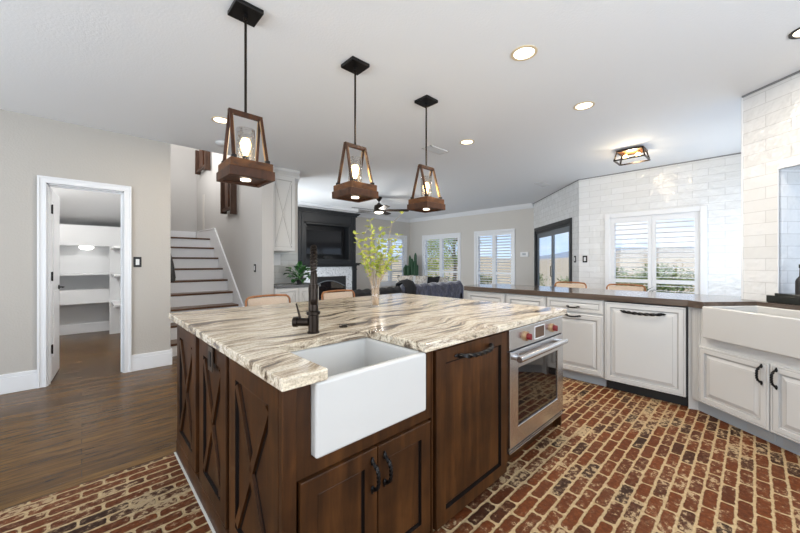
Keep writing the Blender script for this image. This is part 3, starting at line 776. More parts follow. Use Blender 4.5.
# oven
t = thing('oven', 'stainless steel built-in oven with red knobs in the island', 'oven', (1.852, FY, 0))
OX = .80
obj('body', MB().box(.005, OX-.015, .01, .6, .115, .862), M_blackm, t)
obj('control_panel', MB().box(.0, OX, -.016, .01, .738, .864, .004), M_steel, t)
for kx in (.20, .60):
    k = obj('knob', MB().lathe([(.030, -.016), (.030, -.030), (.026, -.032)], (kx, 0, .800), 24, axis='y'), M_copper, t, smooth=True, label='brushed knob bezel')
    kk = MB().lathe([(.022, -.030), (.020, -.050), (.017, -.054), (.0, -.054)], (kx, 0, .800), 20, axis='y').box(kx-.007, kx+.007, -.058, -.04, .780, .820, .003)
    obj('knob_cap', kk, M_red, k, smooth=True, label='red knob cap')
obj('display', MB().box(.335, .475, -.018, -.015, .762, .838, .002), M_display, t)
obj('display_bezel', MB().box(.329, .481, -.0172, -.0150, .757, .843, .002), M_trim, t)
dr = MB().box(0, .10, -.02, .01, .155, .730, .003).box(OX-.10, OX, -.02, .01, .155, .730, .003).box(.10, OX-.10, -.02, .01, .155, .262, .003).box(.10, OX-.10, -.02, .01, .62, .730, .003)
dd = obj('oven_door', dr, M_steel, t)
obj('oven_window', MB().box(.10, OX-.10, -.012, .005, .262, .62), M_ovenglass, dd)
obj('door_handle', MB().tube([(.03, -.062, .690), (OX-.06, -.062, .690)], .018, 16).box(.05, .085, -.062, -.018, .675, .705, .004).box(OX-.115, OX-.08, -.062, -.018, .675, .705, .004), M_steel, dd, smooth=True)
vg = MB()
for i in range(3): vg.box(.0, OX, -.018+i*.004, .01, .118+i*.012, .126+i*.012, .001)
obj('vent_grille', vg, M_steel, t)

# ---------------- pendants ----------------
def pendant(x, y, label, rot=0):
    t = thing('pendant_lamp', label, 'pendant lamp', (x, y, 0), rot, 'wooden pendants above the island')
    obj('canopy', MB().box(-.077, .077, -.077, .077, H-.026, H-.0005, .004).lathe([(.012, H-.045), (.012, H-.026)], n=10), M_black, t)
    obj('stem', MB().lathe([(.0075, 2.135), (.0075, H-.03)], n=10).ball((0, 0, H-.052), .013), M_bronze, t)
    b = 1.742
    wb = MB().box(-.116, .116, -.116, .116, b+.052, b+.098, .004)
    obj('base', wb, M_lampwood, t)
    rim = MB()
    for a in ((-.124, .124, -.124, -.10), (-.124, .124, .10, .124), (-.124, -.10, -.10, .10), (.10, .124, -.10, .10)):
        rim.box(a[0], a[1], a[2], a[3], b, b+.052, .003)
    rim.box(-.10, .10, -.10, .10, b+.012, b+.05)
    obj('lower_base', rim, M_lampdark, t)
    obj('downlight', MB().lathe([(.028, b+.004), (.028, b+.012)], n=20), M_glow2, t)
    obj('top_bar', MB().box(-.095, .095, -.012, .012, 2.115, 2.141, .002), M_lampdark, t)
    for sx in (-1, 1):
        for sy_ in (-1, 1):
            p0 = Vector((sx*.084, sy_*.010, 2.13)); p1 = Vector((sx*.092, sy_*.088, b+.098))
            d = (p1-p0); l = d.length; q = Vector((0, 0, -1)).rotation_difference(d.normalized()).to_matrix().to_4x4()
            T = Matrix.Translation(p0) @ q
            lg = obj('leg', MB().box(-.008, .008, -.008, .008, -l, 0, .001, M=T), M_lampdark, t)
            T2 = Matrix.Translation((-sx*.009, 0, 0)) @ T
            obj('inlay', MB().box(-.0012, .0012, -.006, .006, -l+.02, -.02, 0, M=T2), M_copper, lg)
    for sx in (-1, 1):
        for sq in (-1, 1):
            obj('foot_bracket', MB().box(sx*.092-.012, sx*.092+.012, sq*.088-.012, sq*.088+.012, b+.098, b+.118, .002), M_black, t)
    obj('socket', MB().lathe([(.045, b+.098), (.045, b+.106), (.018, b+.110), (.018, b+.145)], n=16), M_bronze, t, smooth=True)
    sh = MB().lathe([(.050, b+.107), (.050, b+.30), (.0475, b+.30), (.0475, b+.109)], n=32, cap=False)
    obj('glass_shade', sh, M_seed, t, smooth='all')
    obj('bulb', MB().lathe([(.010, b+.145), (.014, b+.16), (.028, b+.20), (.030, b+.22), (.020, b+.248), (.0, b+.255)], n=16), M_bulb, t, smooth='all')
    light('pendant_light', 'POINT', (x, y, b+.21), 2.2, (1, .72, .40), shadow_soft_size=.03)
    return t
M_seed = bpy.data.materials.new('seeded_glass'); M_seed.use_nodes = True
_n = M_seed.node_tree; _n.nodes.clear()
_o = N(_n, 'ShaderNodeOutputMaterial'); _m = N(_n, 'ShaderNodeMixShader'); _t = N(_n, 'ShaderNodeBsdfTransparent'); _g = N(_n, 'ShaderNodeBsdfGlossy')
_t.inputs['Color'].default_value = (.99, .985, .97, 1); _g.inputs['Roughness'].default_value = .08
_tc = N(_n, 'ShaderNodeTexCoord'); _v = N(_n, 'ShaderNodeTexVoronoi'); _v.inputs['Scale'].default_value = 95
_b = N(_n, 'ShaderNodeBump'); _b.inputs['Strength'].default_value = .8; _b.inputs['Distance'].default_value = .004
_l = N(_n, 'ShaderNodeLayerWeight'); _l.inputs['Blend'].default_value = .35
_n.links.new(_tc.outputs['Object'], _v.inputs['Vector']); _n.links.new(_v.outputs['Distance'], _b.inputs['Height'])
_n.links.new(_b.outputs[0], _g.inputs['Normal']); _n.links.new(_b.outputs[0], _l.inputs['Normal'])
_n.links.new(_l.outputs['Facing'], _m.inputs[0]); _n.links.new(_t.outputs[0], _m.inputs[1]); _n.links.new(_g.outputs[0], _m.inputs[2]); _n.links.new(_m.outputs[0], _o.inputs[0])
pendant(.695, 2.045, 'wooden lantern pendant hanging nearest, above the near left part of the island')
pendant(1.474, 2.04, 'wooden lantern pendant hanging in the middle above the faucet end of the island')
pendant(2.27, 2.05, 'wooden lantern pendant hanging farthest right over the island, beyond the branch vase')

# ---------------- ceiling fixtures ----------------
def recessed(x, y, label, r=.088, m=None, warm=14):
    t = thing('recessed_light', label, 'ceiling light', (x, y, H), 0, 'recessed ceiling lights')
    obj('trim_ring', MB().lathe([(r, -.0005), (r, -.006), (r-.018, -.006), (r-.020, -.001)], n=36, cap=False), m or M_rim, t, smooth=True)
    obj('lens', MB().lathe([(r-.019, -.0008), (r-.019, -.003), (0, -.003)], n=36), M_glow2, t)
    if warm: light('recessed_beam', 'AREA', (x, y, H-.012), warm, (1, .87, .70), shape='DISK', size=.13)
    return t
M_rim = mat('lit_rim', (.75, .62, .42), .4)  # warm lamp glow on the ring is put into its colour
recessed(2.255, 1.114, 'glowing round recessed light, largest, in the open ceiling right of the pendants')
recessed(3.422, 1.102, 'glowing round recessed light in the ceiling toward the tile wall')
recessed(3.416, 2.416, 'small glowing recessed light near the farthest pendant stem')
recessed(1.045, 3.793, 'glowing recessed light behind the nearest pendant, by the stairs')
recessed(3.335, -.235, 'black rimmed recessed light cut by the right edge of the picture', .085, M_black, 6)
tag(obj('smoke_detector', MB().lathe([(.075, 0), (.075, -.02), (.055, -.036), (0, -.036)], n=28), M_plastic, smooth=True), 'round white smoke detector on the ceiling before the stairs', 'smoke detector', loc=(1.256, 4.50, H-.0005))
def vent(x, y, lx, ly, label):
    t = thing('ceiling_vent', label, 'vent', (x, y, H))
    obj('frame', MB().box(-lx/2, lx/2, -ly/2, -ly/2+.02, -.010, -.0005).box(-lx/2, lx/2, ly/2-.02, ly/2, -.010, -.0005).box(-lx/2, -lx/2+.02, -ly/2, ly/2, -.010, -.0005).box(lx/2-.02, lx/2, -ly/2, ly/2, -.010, -.0005), M_plastic, t)
    s = MB(); n = 6
    for i in range(n):
        yy = -ly/2+.02+(ly-.04)*(i+.5)/n
        s.box(-lx/2+.02, lx/2-.02, yy-.006, yy+.004, -.008, -.002)
    obj('slats', s, M_plastic, t)
vent(3.36, 2.87, .36, .16, 'slim white air vent in the ceiling near the farthest pendant')
vent(6.3, 2.75, .36, .16, 'slim white air vent in the ceiling near the sliding door')

t = thing('flush_mount_light', 'open frame wooden box light on the ceiling before the tile wall', 'ceiling light', (5.2, 1.10, H))
LX, LY, LH = .145, .165, .145
M_fl = M_bronze
obj('canopy', MB().box(-.07, .07, -.07, .07, -.02, -.0005), M_fl, t)
obj('top_plate', MB().box(-LX*.9, LX*.9, -LY*.9, LY*.9, -.032, -.02), M_lampwood, t)
cgb = MB()
for sx in (-1, 1):
    for sy_ in (-1, 1):
        cgb.tube([(sx*LX*.82, sy_*LY*.82, -.025), (sx*LX, sy_*LY, -LH)], .011, 4)
for z, s in ((-.03, .85), (-LH, 1)):
    cgb.tube([(-LX*s, -LY*s, z), (LX*s, -LY*s, z)], .011, 4).tube([(-LX*s, LY*s, z), (LX*s, LY*s, z)], .011, 4).tube([(-LX*s, -LY*s, z), (-LX*s, LY*s, z)], .011, 4).tube([(LX*s, -LY*s, z), (LX*s, LY*s, z)], .011, 4)
obj('cage', cgb, M_fl, t)
for s in (-1, 1):
    b = obj('bulb', MB().ball((0, s*.07, -.085), .03), M_bulb, t, smooth='all'); obj('socket', MB().lathe([(.014, -.06), (.014, -.03)], (0, s*.07, 0), 10), M_copper, t)
light('flush_light', 'POINT', (5.2, 1.10, H-.09), 13, (1, .80, .52), shadow_soft_size=.05)

# ceiling fan
M_blade = mat('blade_brown', (.022, .013, .010), .6, 0, Specular_IOR_Level=.2)
t = thing('ceiling_fan', 'dark bronze ceiling fan with a lit bowl before the fireplace', 'ceiling fan', (4.87, 5.83, 0))
obj('canopy', MB().lathe([(.075, H-.0005), (.07, H-.03), (.03, H-.09), (.014, H-.10)], n=20), M_bronze, t, smooth=True)
obj('downrod', MB().lathe([(.013, 2.58), (.013, H-.09)], n=10), M_bronze, t)
obj('motor', MB().lathe([(.03, 2.60), (.05, 2.575), (.10, 2.55), (.115, 2.50), (.115, 2.44), (.125, 2.43), (.125, 2.405), (.1, 2.40)], n=28), M_bronze, t, smooth=True)
obj('light_bowl', MB().lathe([(.098, 2.40), (.098, 2.385), (.06, 2.37), (0, 2.365)], n=24), M_glow2, t, smooth=True)
for i in range(5):
    a = R(-43+72*i)
    Mx = Matrix.Rotation(a, 4, 'Z') @ Matrix.Translation((0, 0, 2.44)) @ Matrix.Rotation(R(-12), 4, 'X')
    obj('blade', MB(Mx).loops([[(.13, -.035, -.004), (.20, -.06, -.004), (.64, -.07, -.004), (.68, -.03, -.004), (.68, .03, -.004), (.64, .07, -.004), (.20, .06, -.004), (.13, .035, -.004)],
                               [(.13, -.035, .004), (.20, -.06, .004), (.64, -.07, .004), (.68, -.03, .004), (.68, .03, .004), (.64, .07, .004), (.20, .06, .004), (.13, .035, .004)]]), M_blade, t)

# ---------------- vase with branches ----------------
t = thing('glass_vase', 'clear glass vase of twigs on the island countertop', 'vase', (1.70, 2.08, .9145))
obj('glass', MB().lathe([(.040, 0), (.044, .004), (.036, .09), (.036, .14), (.052, .245), (.050, .245), (.0335, .14), (.0335, .09), (.038, .012), (0, .012)], n=28), M_vase if 'M_vase' in globals() else M_glass2, t, smooth='all')
br = thing('leafy_branches', 'bundle of thin branches with yellow green leaves standing in the glass vase', 'branches', (1.70, 2.08, .929))
rnd = random.Random(3)
rt = Vector((.726, -.688, 0)); fw_ = Vector((.688, .726, 0))
tips = [(-.17, .62), (-.13, .70), (.17, .80), (-.09, .56), (-.02, .62), (.03, .66), (.09, .55), (.15, .50), (.20, .62), (.05, .42), (-.12, .44), (.12, .40), (-.05, .74), (.22, .50), (-.01, .5), (-.16, .55), (.08, .68)]
for i, (tx, tz) in enumerate(tips):
    dp = rnd.uniform(-.12, .12)
    b0 = rt*rnd.uniform(-.02, .02)+fw_*rnd.uniform(-.02, .02)
    mid = rt*(tx*.12)+fw_*dp*.1+Vector((0, 0, .20))
    tip = rt*tx*.92+fw_*dp+Vector((0, 0, tz*.90))
    pts = []
    n = 14
    for k in range(n+1):
        s = k/n
        p = b0*(1-s)**2+(mid*1.0)*2*s*(1-s)+tip*s*s
        p = p+rt*math.sin(s*9+i)*.006+fw_*math.cos(s*7+i)*.006
        pts.append(p)
    if i in (1, 2): pts[-1] = pts[-1]+rt*.06
    tw = obj('branch', MB().tube(pts, [.0042-.0028*k/n for k in range(n+1)], 5), M_twig, br, smooth='all')
    lf = MB()
    for k in range(8, n+1):
        for _ in range(rnd.choice((2, 2, 3, 3)) if i != 2 else 1):
            d = Vector((rnd.uniform(-1, 1), rnd.uniform(-1, 1), rnd.uniform(-.2, 1)))
            lf.leaf(pts[k], d, (rnd.uniform(-.3, .3), rnd.uniform(-.3, .3), 1), rnd.uniform(.03, .055), rnd.uniform(.022, .038))
    obj('leaves', lf, M_lime, tw, recalc=False)

# ---------------- counter stools ----------------
def stool(x, y, rz, label, group, zs=1.0, proto=[None]):
    if proto[0] is None:
        t = thing('counter_stool', label, 'stool', (x, y, 0), rz, group)
        # local: front is -y, backrest at +y ; origin under the seat centre
        ws = .215
        obj('seat', MB().box(-.21, .21, -.2, .2, .62, .66, .02), M_cream2, t, smooth=True)
        for sx in (-1, 1):
            obj('leg', MB().tube([(sx*.20, -.19, .001), (sx*.17, -.17, .62)], .016), M_stoolwood, t)
            obj('leg', MB().tube([(sx*.20, .20, .001), (sx*.185, .18, .62)], .017), M_stoolwood, t)
        pr = []
        for (u, v) in ((-ws+.02, .62), (-ws, .74), (-ws, .93), (-ws+.012, .953), (-ws+.03, .967), (-.1, .972), (0, .974), (.1, .972), (ws-.03, .967), (ws-.012, .953), (ws, .93), (ws, .74), (ws-.02, .62)):
            pr.append((u, .20+.05*(v-.62)/.33+.03*(1-(u/ws)**2), v))
        obj('back_frame', MB().tube(pr, .011, 8), M_stoolwood, t, smooth=True)
        cn = MB(); m = 12
        rings = []
        for yy in (-.004, .004):
            rings.append([])
        pts_t = []; pts_b = []
        for i in range(m+1):
            u = -ws+.02+(2*ws-.04)*i/m; yb = .03*(1-(u/ws)**2)
            pts_t.append((u, .20+.05*(.955-.62)/.33+yb, .955)); pts_b.append((u, .20+.05*(.72-.62)/.33+yb, .72))
        loop = pts_t+pts_b[::-1]
        cn.loops([[(a, b-.003, c) for a, b, c in pts_t], [(a, b-.003, c) for a, b, c in pts_b], [(a, b+.003, c) for a, b, c in pts_b], [(a, b+.003, c) for a, b, c in pts_t], [(a, b-.003, c) for a, b, c in pts_t]], closed=False, cap0=False, cap1=False)
        obj('cane_back', cn, M_cane, t)
        obj('footrest', MB().tube([(-.185, -.185, .25), (.185, -.185, .25)], .012).tube([(-.19, .19, .3), (.19, .19, .3)], .010), M_stoolwood, t)
        proto[0] = t; t.scale = (1, 1, .965); return t
    t = copy_tree(proto[0]); t.location = (x, y, 0); t.rotation_euler = (0, 0, rz); t['label'] = label; t['group'] = group; t.scale = (1, 1, zs)
    return t
M_cream2 = mat('seat_cushion', (.60, .52, .44), .8)
stool(1.335, 3.04, 0, 'cane-backed wooden stool at the island, the one closer to the stairs', 'stools at the island')
stool(2.15, 3.05, 0, 'cane-backed wooden stool at the island, just right of the faucet', 'stools at the island', .965)
stool(4.95, 1.86, R(-90), 'cane-backed wooden stool beyond the bar counter, in front of the sliding door', 'stools at the bar counter', 1.0)
stool(4.95, 1.17, R(-90), 'cane-backed wooden stool beyond the bar counter, below the tile wall window', 'stools at the bar counter')

# ---------------- bar counter run ----------------
PX = 3.82
W2 = [M_cab, M_cabg]
def pen_unit(y0, y1, label, kind):
    """y0 > y1 : world Y of left and right edges"""
    wd = y0-y1
    t = thing('base_cabinet', label, 'cabinet', (PX, y0, 0), PR, 'white base cabinets of the bar counter')
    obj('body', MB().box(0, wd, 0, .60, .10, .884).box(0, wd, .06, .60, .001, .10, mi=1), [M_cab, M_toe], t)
    if kind == 'drawer_door':
        d = obj('drawer', front(MB(), .012, wd-.012, .745, .872, DRAWER, 0), W2, t)
        obj('drawer_pull', pull(MB(), (wd/2, .80), .105, True), M_black, d, smooth=True)
        d = obj('door', front(MB(), .012, wd-.012, .115, .722, RAISED, 0), W2, t)
        obj('door_pull', pull(MB(), (wd/2, .705), .13, True), M_black, d, smooth=True)
    if kind == 'door':
        obj('door', front(MB(), .012, wd-.012, .115, .872, RAISED, 0), W2, t)
    return t
pen_unit(2.70, 2.125, 'white cabinet at the far end of the bar counter', 'door')
pen_unit(2.12, 1.625, 'white cabinet second from the far end of the bar counter, behind the island top', 'door')
pen_unit(1.62, 1.04, 'white cabinet with drawer beside the panelled white dishwasher', 'drawer_door')
t = thing('dishwasher', 'white panelled dishwasher with long black twisted pull in the bar counter', 'dishwasher', (PX, 1.033, 0), PR)
obj('body', MB().box(.004, .634, .0, .58, .10, .878).box(.004, .634, .05, .5, .001, .10), M_blackm, t)
obj('door', front(MB(), .0, .622, .098, .874, RAISED, 0), W2, t)
obj('door_handle', pull(MB(), (.31, .80), .32, True, -.021, .045, .015), M_black, t, smooth=True, label='black twisted iron pull')
# corner filler and sink base in sink-run frame: origin at (3.82,.39)
CO = Vector((3.82, .39))
t = thing('sink_cabinet', 'white sink base cabinet set at an angle in the right corner', 'cabinet', (CO.x, CO.y, 0), SA)
obj('body', MB().box(.03, .157, 0.0, .50, .10, .884).box(.157, 1.01, .0, .50, .10, .650).box(1.01, 2.2, .0, .50, .10, .884), M_cab, t)
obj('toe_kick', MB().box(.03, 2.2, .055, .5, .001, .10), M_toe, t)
fl = MB()
for i in range(4): fl.box(.035+i*.018, .047+i*.018, -.006, 0, .11, .88, .002)
obj('fluted_filler', fl, M_cab, t)
for (a, b, hx) in ((.10, .600, .560), (.608, 1.10, .648)):
    d = obj('door', front(MB(), a, b, .11, .572, RAISED, 0), W2, t)
    obj('door_pull', pull(MB(), (hx, .485), .115, False), M_black, d, smooth=True)
d = obj('door', front(MB(), 1.108, 1.60, .11, .86, RAISED, 0), W2, t)
for a in (.40, .62, .95):
    g = MB().box(a, a+.19, .050, .055, .015, .075, .002)
    gg = obj('toe_vent', g, M_toe, t); s = MB()
    for i in range(5): s.box(a+.012, a+.178, .047, .050, .022+i*.010, .027+i*.010)
    obj('vent_slats', s, M_cabg, gg)
struct(obj('trim_2', MB().prism([(3.82, .395), (3.82, .392), (3.86, .30), (4.2, .2), (4.4, .395)], .001, .884), M_cab), label='white filler between the dishwasher and the angled cabinet')

def sw(k, dpt): return (CO.x+sdir.x*k-sdir.y*dpt, CO.y+sdir.y*k+sdir.x*dpt)
# wall line depth in sink frame
dW = (WS.x-CO.x)*(-sdir.y)+(WS.y-CO.y)*sdir.x
kW = (WS.x-CO.x)*sdir.x+(WS.y-CO.y)*sdir.y
dB = dW-.003
light('fan_light', 'POINT', (4.87, 5.83, 2.33), 22, (1, .93, .84), shadow_soft_size=.09)
poly = [(3.79, 2.73), (3.79, .385), sw(.02, -.035), sw(.158, -.035), sw(.158, .44), sw(1.002, .44), sw(1.002, -.035), sw(2.2, -.035), sw(2.2, dB), sw(kW, dB), (4.27, .074), (4.57, .074), (4.57, 2.52), (4.26, 2.80), (3.90, 2.80)]
c_ = obj('bar_countertop', MB().prism(poly, .886, .944), M_pencounter, bev=.004)
tag(c_, 'glossy dark brown countertop on the white bar cabinets', 'countertop')
bs2 = basin(.16, 1.0, -.055, .438, .655, .912, .03, .035, 'apron_sink', 'white apron-front farmhouse sink in the right corner cabinet', (CO.x, CO.y, 0), SA)
# shift wall-frame origin to the cabinet frame for the sill
o = obj('stone_sill', MB().box(.208, 1.8, -.045, -.003, .945, 1.0, .003).box(.265, 1.748, -.045, .40, 1.0, 1.022, .003), mat('black_granite', (.02, .022, .02), .12))
tag(o, 'black polished stone sill and upstand behind the corner sink', 'sill', loc=(WS.x, WS.y, 0), rz=SA)
o = obj('soap_bottle', MB().lathe([(.032, 0), (.032, .10), (.026, .12), (.012, .14), (.010, .20), (.014, .205), (.014, .23), (0, .232)], n=20), M_blackm, smooth=True)
pp = WS+sdir*.405+Vector((-sdir.y, sdir.x))*.0
tag(o, 'black bottle on the stone sill at the right picture edge', 'bottle', loc=(pp.x, pp.y, 1.0225))

# ---------------- desk niche: wall, cabinets ----------------
struct(obj('wall_desk', MB().box(2.10, 2.72, 5.45, 5.57, 0, H), M_wall_w), label='wall behind the white desk cabinets')
M_bst = tile_mat('grey_backsplash', (.52, .52, .50), .1)
struct(obj('trim_3', MB().box(2.101, 2.71, 5.438, 5.449, .93, 1.44), M_bst), label='grey tile backsplash under the upper cabinet')
t = thing('wall_cabinet', 'tall white upper cabinet with X pattern door beside the stair wall', 'cabinet', (2.11, 5.12, 0))
obj('body', MB().box(0, .40, 0, .317, 1.44, 2.64), M_cab, t)
mb = front(MB(), .01, .39, 1.45, 2.62, [(0, 0, 0), (0, .018, 0), (.003, .02, 0), (.055, .02, 0), (.058, .01, 1), (.064, .01, 1), (.066, .011, 0)], 0)
x0, x1, z0, z1 = .066, .334, 1.515, 2.555
for (p, q) in (((x0, z0), (x1, z1)), ((x0, z1), (x1, z0))):
    dx, dz = q[0]-p[0], q[1]-p[1]; ln = math.hypot(dx, dz); an = -math.atan2(dz, dx)
    T = Matrix.Translation((p[0], 0, p[1])) @ Matrix.Rotation(an, 4, 'Y')
    for hw, dep, mi in ((.013, .013, 1), (.008, .018, 0)): mb.box(.01, ln-.01, -dep, -.0, -hw, hw, mi=mi, M=T)
obj('door', mb, W2, t)
pf = [(0, 2.62), (-.02, 2.62), (-.03, 2.65), (-.07, 2.70), (-.075, 2.738), (0, 2.738)]
obj('crown', MB().loops([[(x, y+.0, z) for y, z in pf] for x in (-.008, .45)]), M_cab, t)
t = thing('desk_cabinet', 'low white desk cabinet with X doors under the grey counter', 'cabinet', (2.11, 4.93, 0))
obj('body', MB().box(0, .72, 0, .50, .10, .875).box(0, .72, .06, .5, .001, .10), M_cab, t)
obj('counter', MB().box(-.005, .74, -.03, .504, .876, .915, .003), mat('grey_stone', (.13, .135, .14), .25), t)
for a in (.01, .365):
    mb = front(MB(), a, a+.345, .12, .865, [(0, 0, 0), (0, .018, 0), (.003, .02, 0), (.05, .02, 0), (.053, .01, 1), (.058, .01, 1), (.06, .011, 0)], 0)
    x0, x1, z0, z1 = a+.055, a+.29, .175, .81
    for (p, q) in (((x0, z0), (x1, z1)), ((x0, z1), (x1, z0))):
        dx, dz = q[0]-p[0], q[1]-p[1]; ln = math.hypot(dx, dz); an = -math.atan2(dz, dx)
        T = Matrix.Translation((p[0], 0, p[1])) @ Matrix.Rotation(an, 4, 'Y')
        for hw, dep, mi in ((.013, .013, 1), (.008, .018, 0)): mb.box(.01, ln-.01, -dep, -.0, -hw, hw, mi=mi, M=T)
    obj('door', mb, W2, t)
t = thing('wall_tablet', 'small white control box on the backsplash under the upper cabinet', 'wall box', (2.33, 5.438, 1.31))
obj('case', MB().box(-.07, .07, -.02, -.001, -.09, .09, .004), M_plastic, t)
# plant on desk
t = thing('potted_plant', 'small green leafy houseplant on the grey desk counter', 'plant', (2.60, 5.15, .9155))
obj('pot', MB().lathe([(.04, 0), (.05, .05), (.055, .07), (.048, .07), (.04, .06), (0, .06)], n=20), M_blackm, t, smooth=True)
lf = MB(); rnd = random.Random(5)
for i in range(46):
    a = rnd.uniform(0, 2*PI); e = rnd.uniform(.1, 1.3)
    st0 = Vector((0, 0, .06)); d = Vector((math.cos(a)*math.cos(e), math.sin(a)*math.cos(e), math.sin(e)))
    p = st0+d*rnd.uniform(.05, .24)
    lf.leaf(p, d+Vector((0, 0, -.3)), (0, 0, 1), rnd.uniform(.10, .14), rnd.uniform(.07, .095), droop=.3)
obj('leaves', lf, M_leaf, t, recalc=False)
sm = MB()
for i in range(7):
    a = 2*PI*i/7; sm.tube([(0, 0, .055), (math.cos(a)*.05, math.sin(a)*.05, .16), (math.cos(a)*.12, math.sin(a)*.12, .25)], .003, 5)
obj('stems', sm, M_leaf, t)

# ---------------- fireplace ----------------
FYp = 7.62
fp_ = thing('fireplace', 'tall charcoal painted fireplace surround with mosaic tile and arched firebox', 'fireplace', (3.80, FYp, 0))
# local x 0..1.60 (left edge at X=3.80) ; widths in metres
FWd = 1.73
fb_ = MB().box(.0, .17, 0, .54, 1.25, 2.55, .004).box(FWd-.17, FWd, 0, .54, 1.25, 2.55, .004).box(.17, FWd-.17, 0, .54, 2.27, 2.55)
fb_.box(.17, FWd-.17, .34, .54, 1.25, 2.27)
fb_.box(.02, .07, -.012, 0, 1.27, 2.50).box(.10, .15, -.012, 0, 1.27, 2.50).box(FWd-.15, FWd-.10, -.012, 0, 1.27, 2.50).box(FWd-.07, FWd-.02, -.012, 0, 1.27, 2.50)
fb_.box(.17, .23, .0, .02, 1.33, 2.27, .003).box(FWd-.23, FWd-.17, .0, .02, 1.33, 2.27, .003).box(.17, FWd-.17, .0, .02, 2.23, 2.29, .003).box(.17, FWd-.17, .0, .34, 1.25, 1.345, .003)
obj('upper_surround', fb_, M_charcoal, fp_)
obj('cornice', MB().box(-.03, FWd+.03, -.03, .54, 2.51, 2.55, .004).box(-.06, FWd+.06, -.06, .54, 2.55, 2.582, .004).box(-.05, FWd+.09, -.09, .54, 2.582, 2.61, .004), M_charcoal, fp_)
obj('crown', MB().box(-.02, FWd+.02, -.02, .54, 2.611, 2.66, .004).box(-.05, FWd+.05, -.06, .54, 2.66, 2.739, .006), M_trim, fp_)
obj('mantel_shelf', MB().box(-.10, FWd+.10, -.16, .50, 1.215, 1.25, .006).box(-.05, FWd+.05, -.11, .50, 1.18, 1.215, .006).box(0, FWd, -.05, .50, 1.15, 1.18, .004), M_charcoal, fp_)
for a in (.0, FWd-.13):
    obj('column', MB().box(a, a+.13, -.04, .50, .001, 1.15, .004).box(a-.015, a+.145, -.055, 0, .001, .14, .003).box(a-.01, a+.14, -.05, 0, 1.06, 1.09, .003).box(a+.03, a+.05, -.048, -.04, .16, 1.04).box(a+.08, a+.10, -.048, -.04, .16, 1.04), M_charcoal, fp_)
X0, X1 = .33, FWd-.33
obj('mosaic_panel', MB().box(.13, X0, 0, .05, .001, 1.15).box(X1, FWd-.13, 0, .05, .001, 1.15).box(X0, X1, 0, .05, .90, 1.15), M_pebble, fp_)
fbx = MB().box(X0, X1, .0, .02, .84, .90).box(X0, X0+.05, 0, .02, .05, .84).box(X1-.05, X1, 0, .02, .05, .84).box(X0, X1, .35, .37, .0, .9).box(X0, X0+.01, .02, .35, .0, .9).box(X1-.01, X1, .02, .35, .0, .9).box(X0, X1, .02, .35, .88, .9).box(X0, X1, 0, .35, .001, .05)
obj('firebox', fbx, M_blackm, fp_)
ar = []
xc = (X0+X1)/2; hw = (X1-X0)/2-.05
n = 16
up_ = [(xc-hw, .84), ]+[(xc-hw+2*hw*i/n, .84) for i in range(1, n+1)]
lo_ = [(xc-hw+2*hw*i/n, .64+.15*math.sin(PI*i/n)) for i in range(n+1)]
mb = MB()
mb.loops([[(x, -.004, z) for x, z in up_], [(x, -.004, z) for x, z in lo_], [(x, .012, z) for x, z in lo_], [(x, .012, z) for x, z in up_], [(x, -.004, z) for x, z in up_]], closed=False, cap0=False, cap1=False)
obj('arched_hood', mb, M_charcoal, fp_)
obj('arch_rim', MB().tube([(x, -.008, z) for x, z in lo_], .012, 6), M_slategrey, fp_, smooth=True)
obj('fire_glass', MB().box(X0+.05, X1-.05, .014, .018, .05, .84), M_ovenglass, fp_)
tag(obj('television', MB().box(-.56, .56, 0, .045, -.325, .325, .006).box(-.545, .545, -.003, 0, -.31, .31, mi=1).box(-.08, .08, .04, .10, -.1, .1), [M_blackm, M_tv]), 'flat screen television in the recess above the mantel', 'television', loc=(3.80+FWd/2-.01, FYp+.2, 1.79))
tag(obj('media_box', MB().box(-.13, .13, -.05, .05, 0, .05, .012).box(-.10, .10, -.03, .045, .05, .085, .012).lathe([(.022, -.055), (.022, -.045)], (0, 0, .03), 14, axis='y'), M_blackm), 'small black speaker on the ledge below the television', 'speaker', loc=(3.80+FWd/2+.02, FYp+.06, 1.346))

# ---------------- family room ----------------
def cushion(c, w_, h_, d_, rz, m, label, tilt=12, group='cushions on the sofa', name='cushion'):
    mb = MB(); n = 8; rings = []
    def prof(u): return max(0, 1-abs(u)**3.2)
    bm = mb.bm
    for s in (-1, 1):
        gr = [[None]*(n+1) for _ in range(n+1)]
        for i in range(n+1):
            for j in range(n+1):
                u = -1+2*i/n; v = -1+2*j/n
                pin = 1-.06*(1-abs(u))*abs(v)-.06*(1-abs(v))*abs(u)
                gr[i][j] = bm.verts.new((u*w_/2*pin, s*d_/2*prof(u)*prof(v), v*h_/2*pin+h_/2))
        for i in range(n):
            for j in range(n): bm.faces.new((gr[i][j], gr[i+1][j], gr[i+1][j+1], gr[i][j+1]))
    bmesh.ops.remove_doubles(bm, verts=bm.verts, dist=.0005)
    o = obj(name, mb, m, smooth='all'); tag(o, label, 'cushion', group, loc=c, rz=rz); o.rotation_euler = (R(tilt), 0, rz); return o
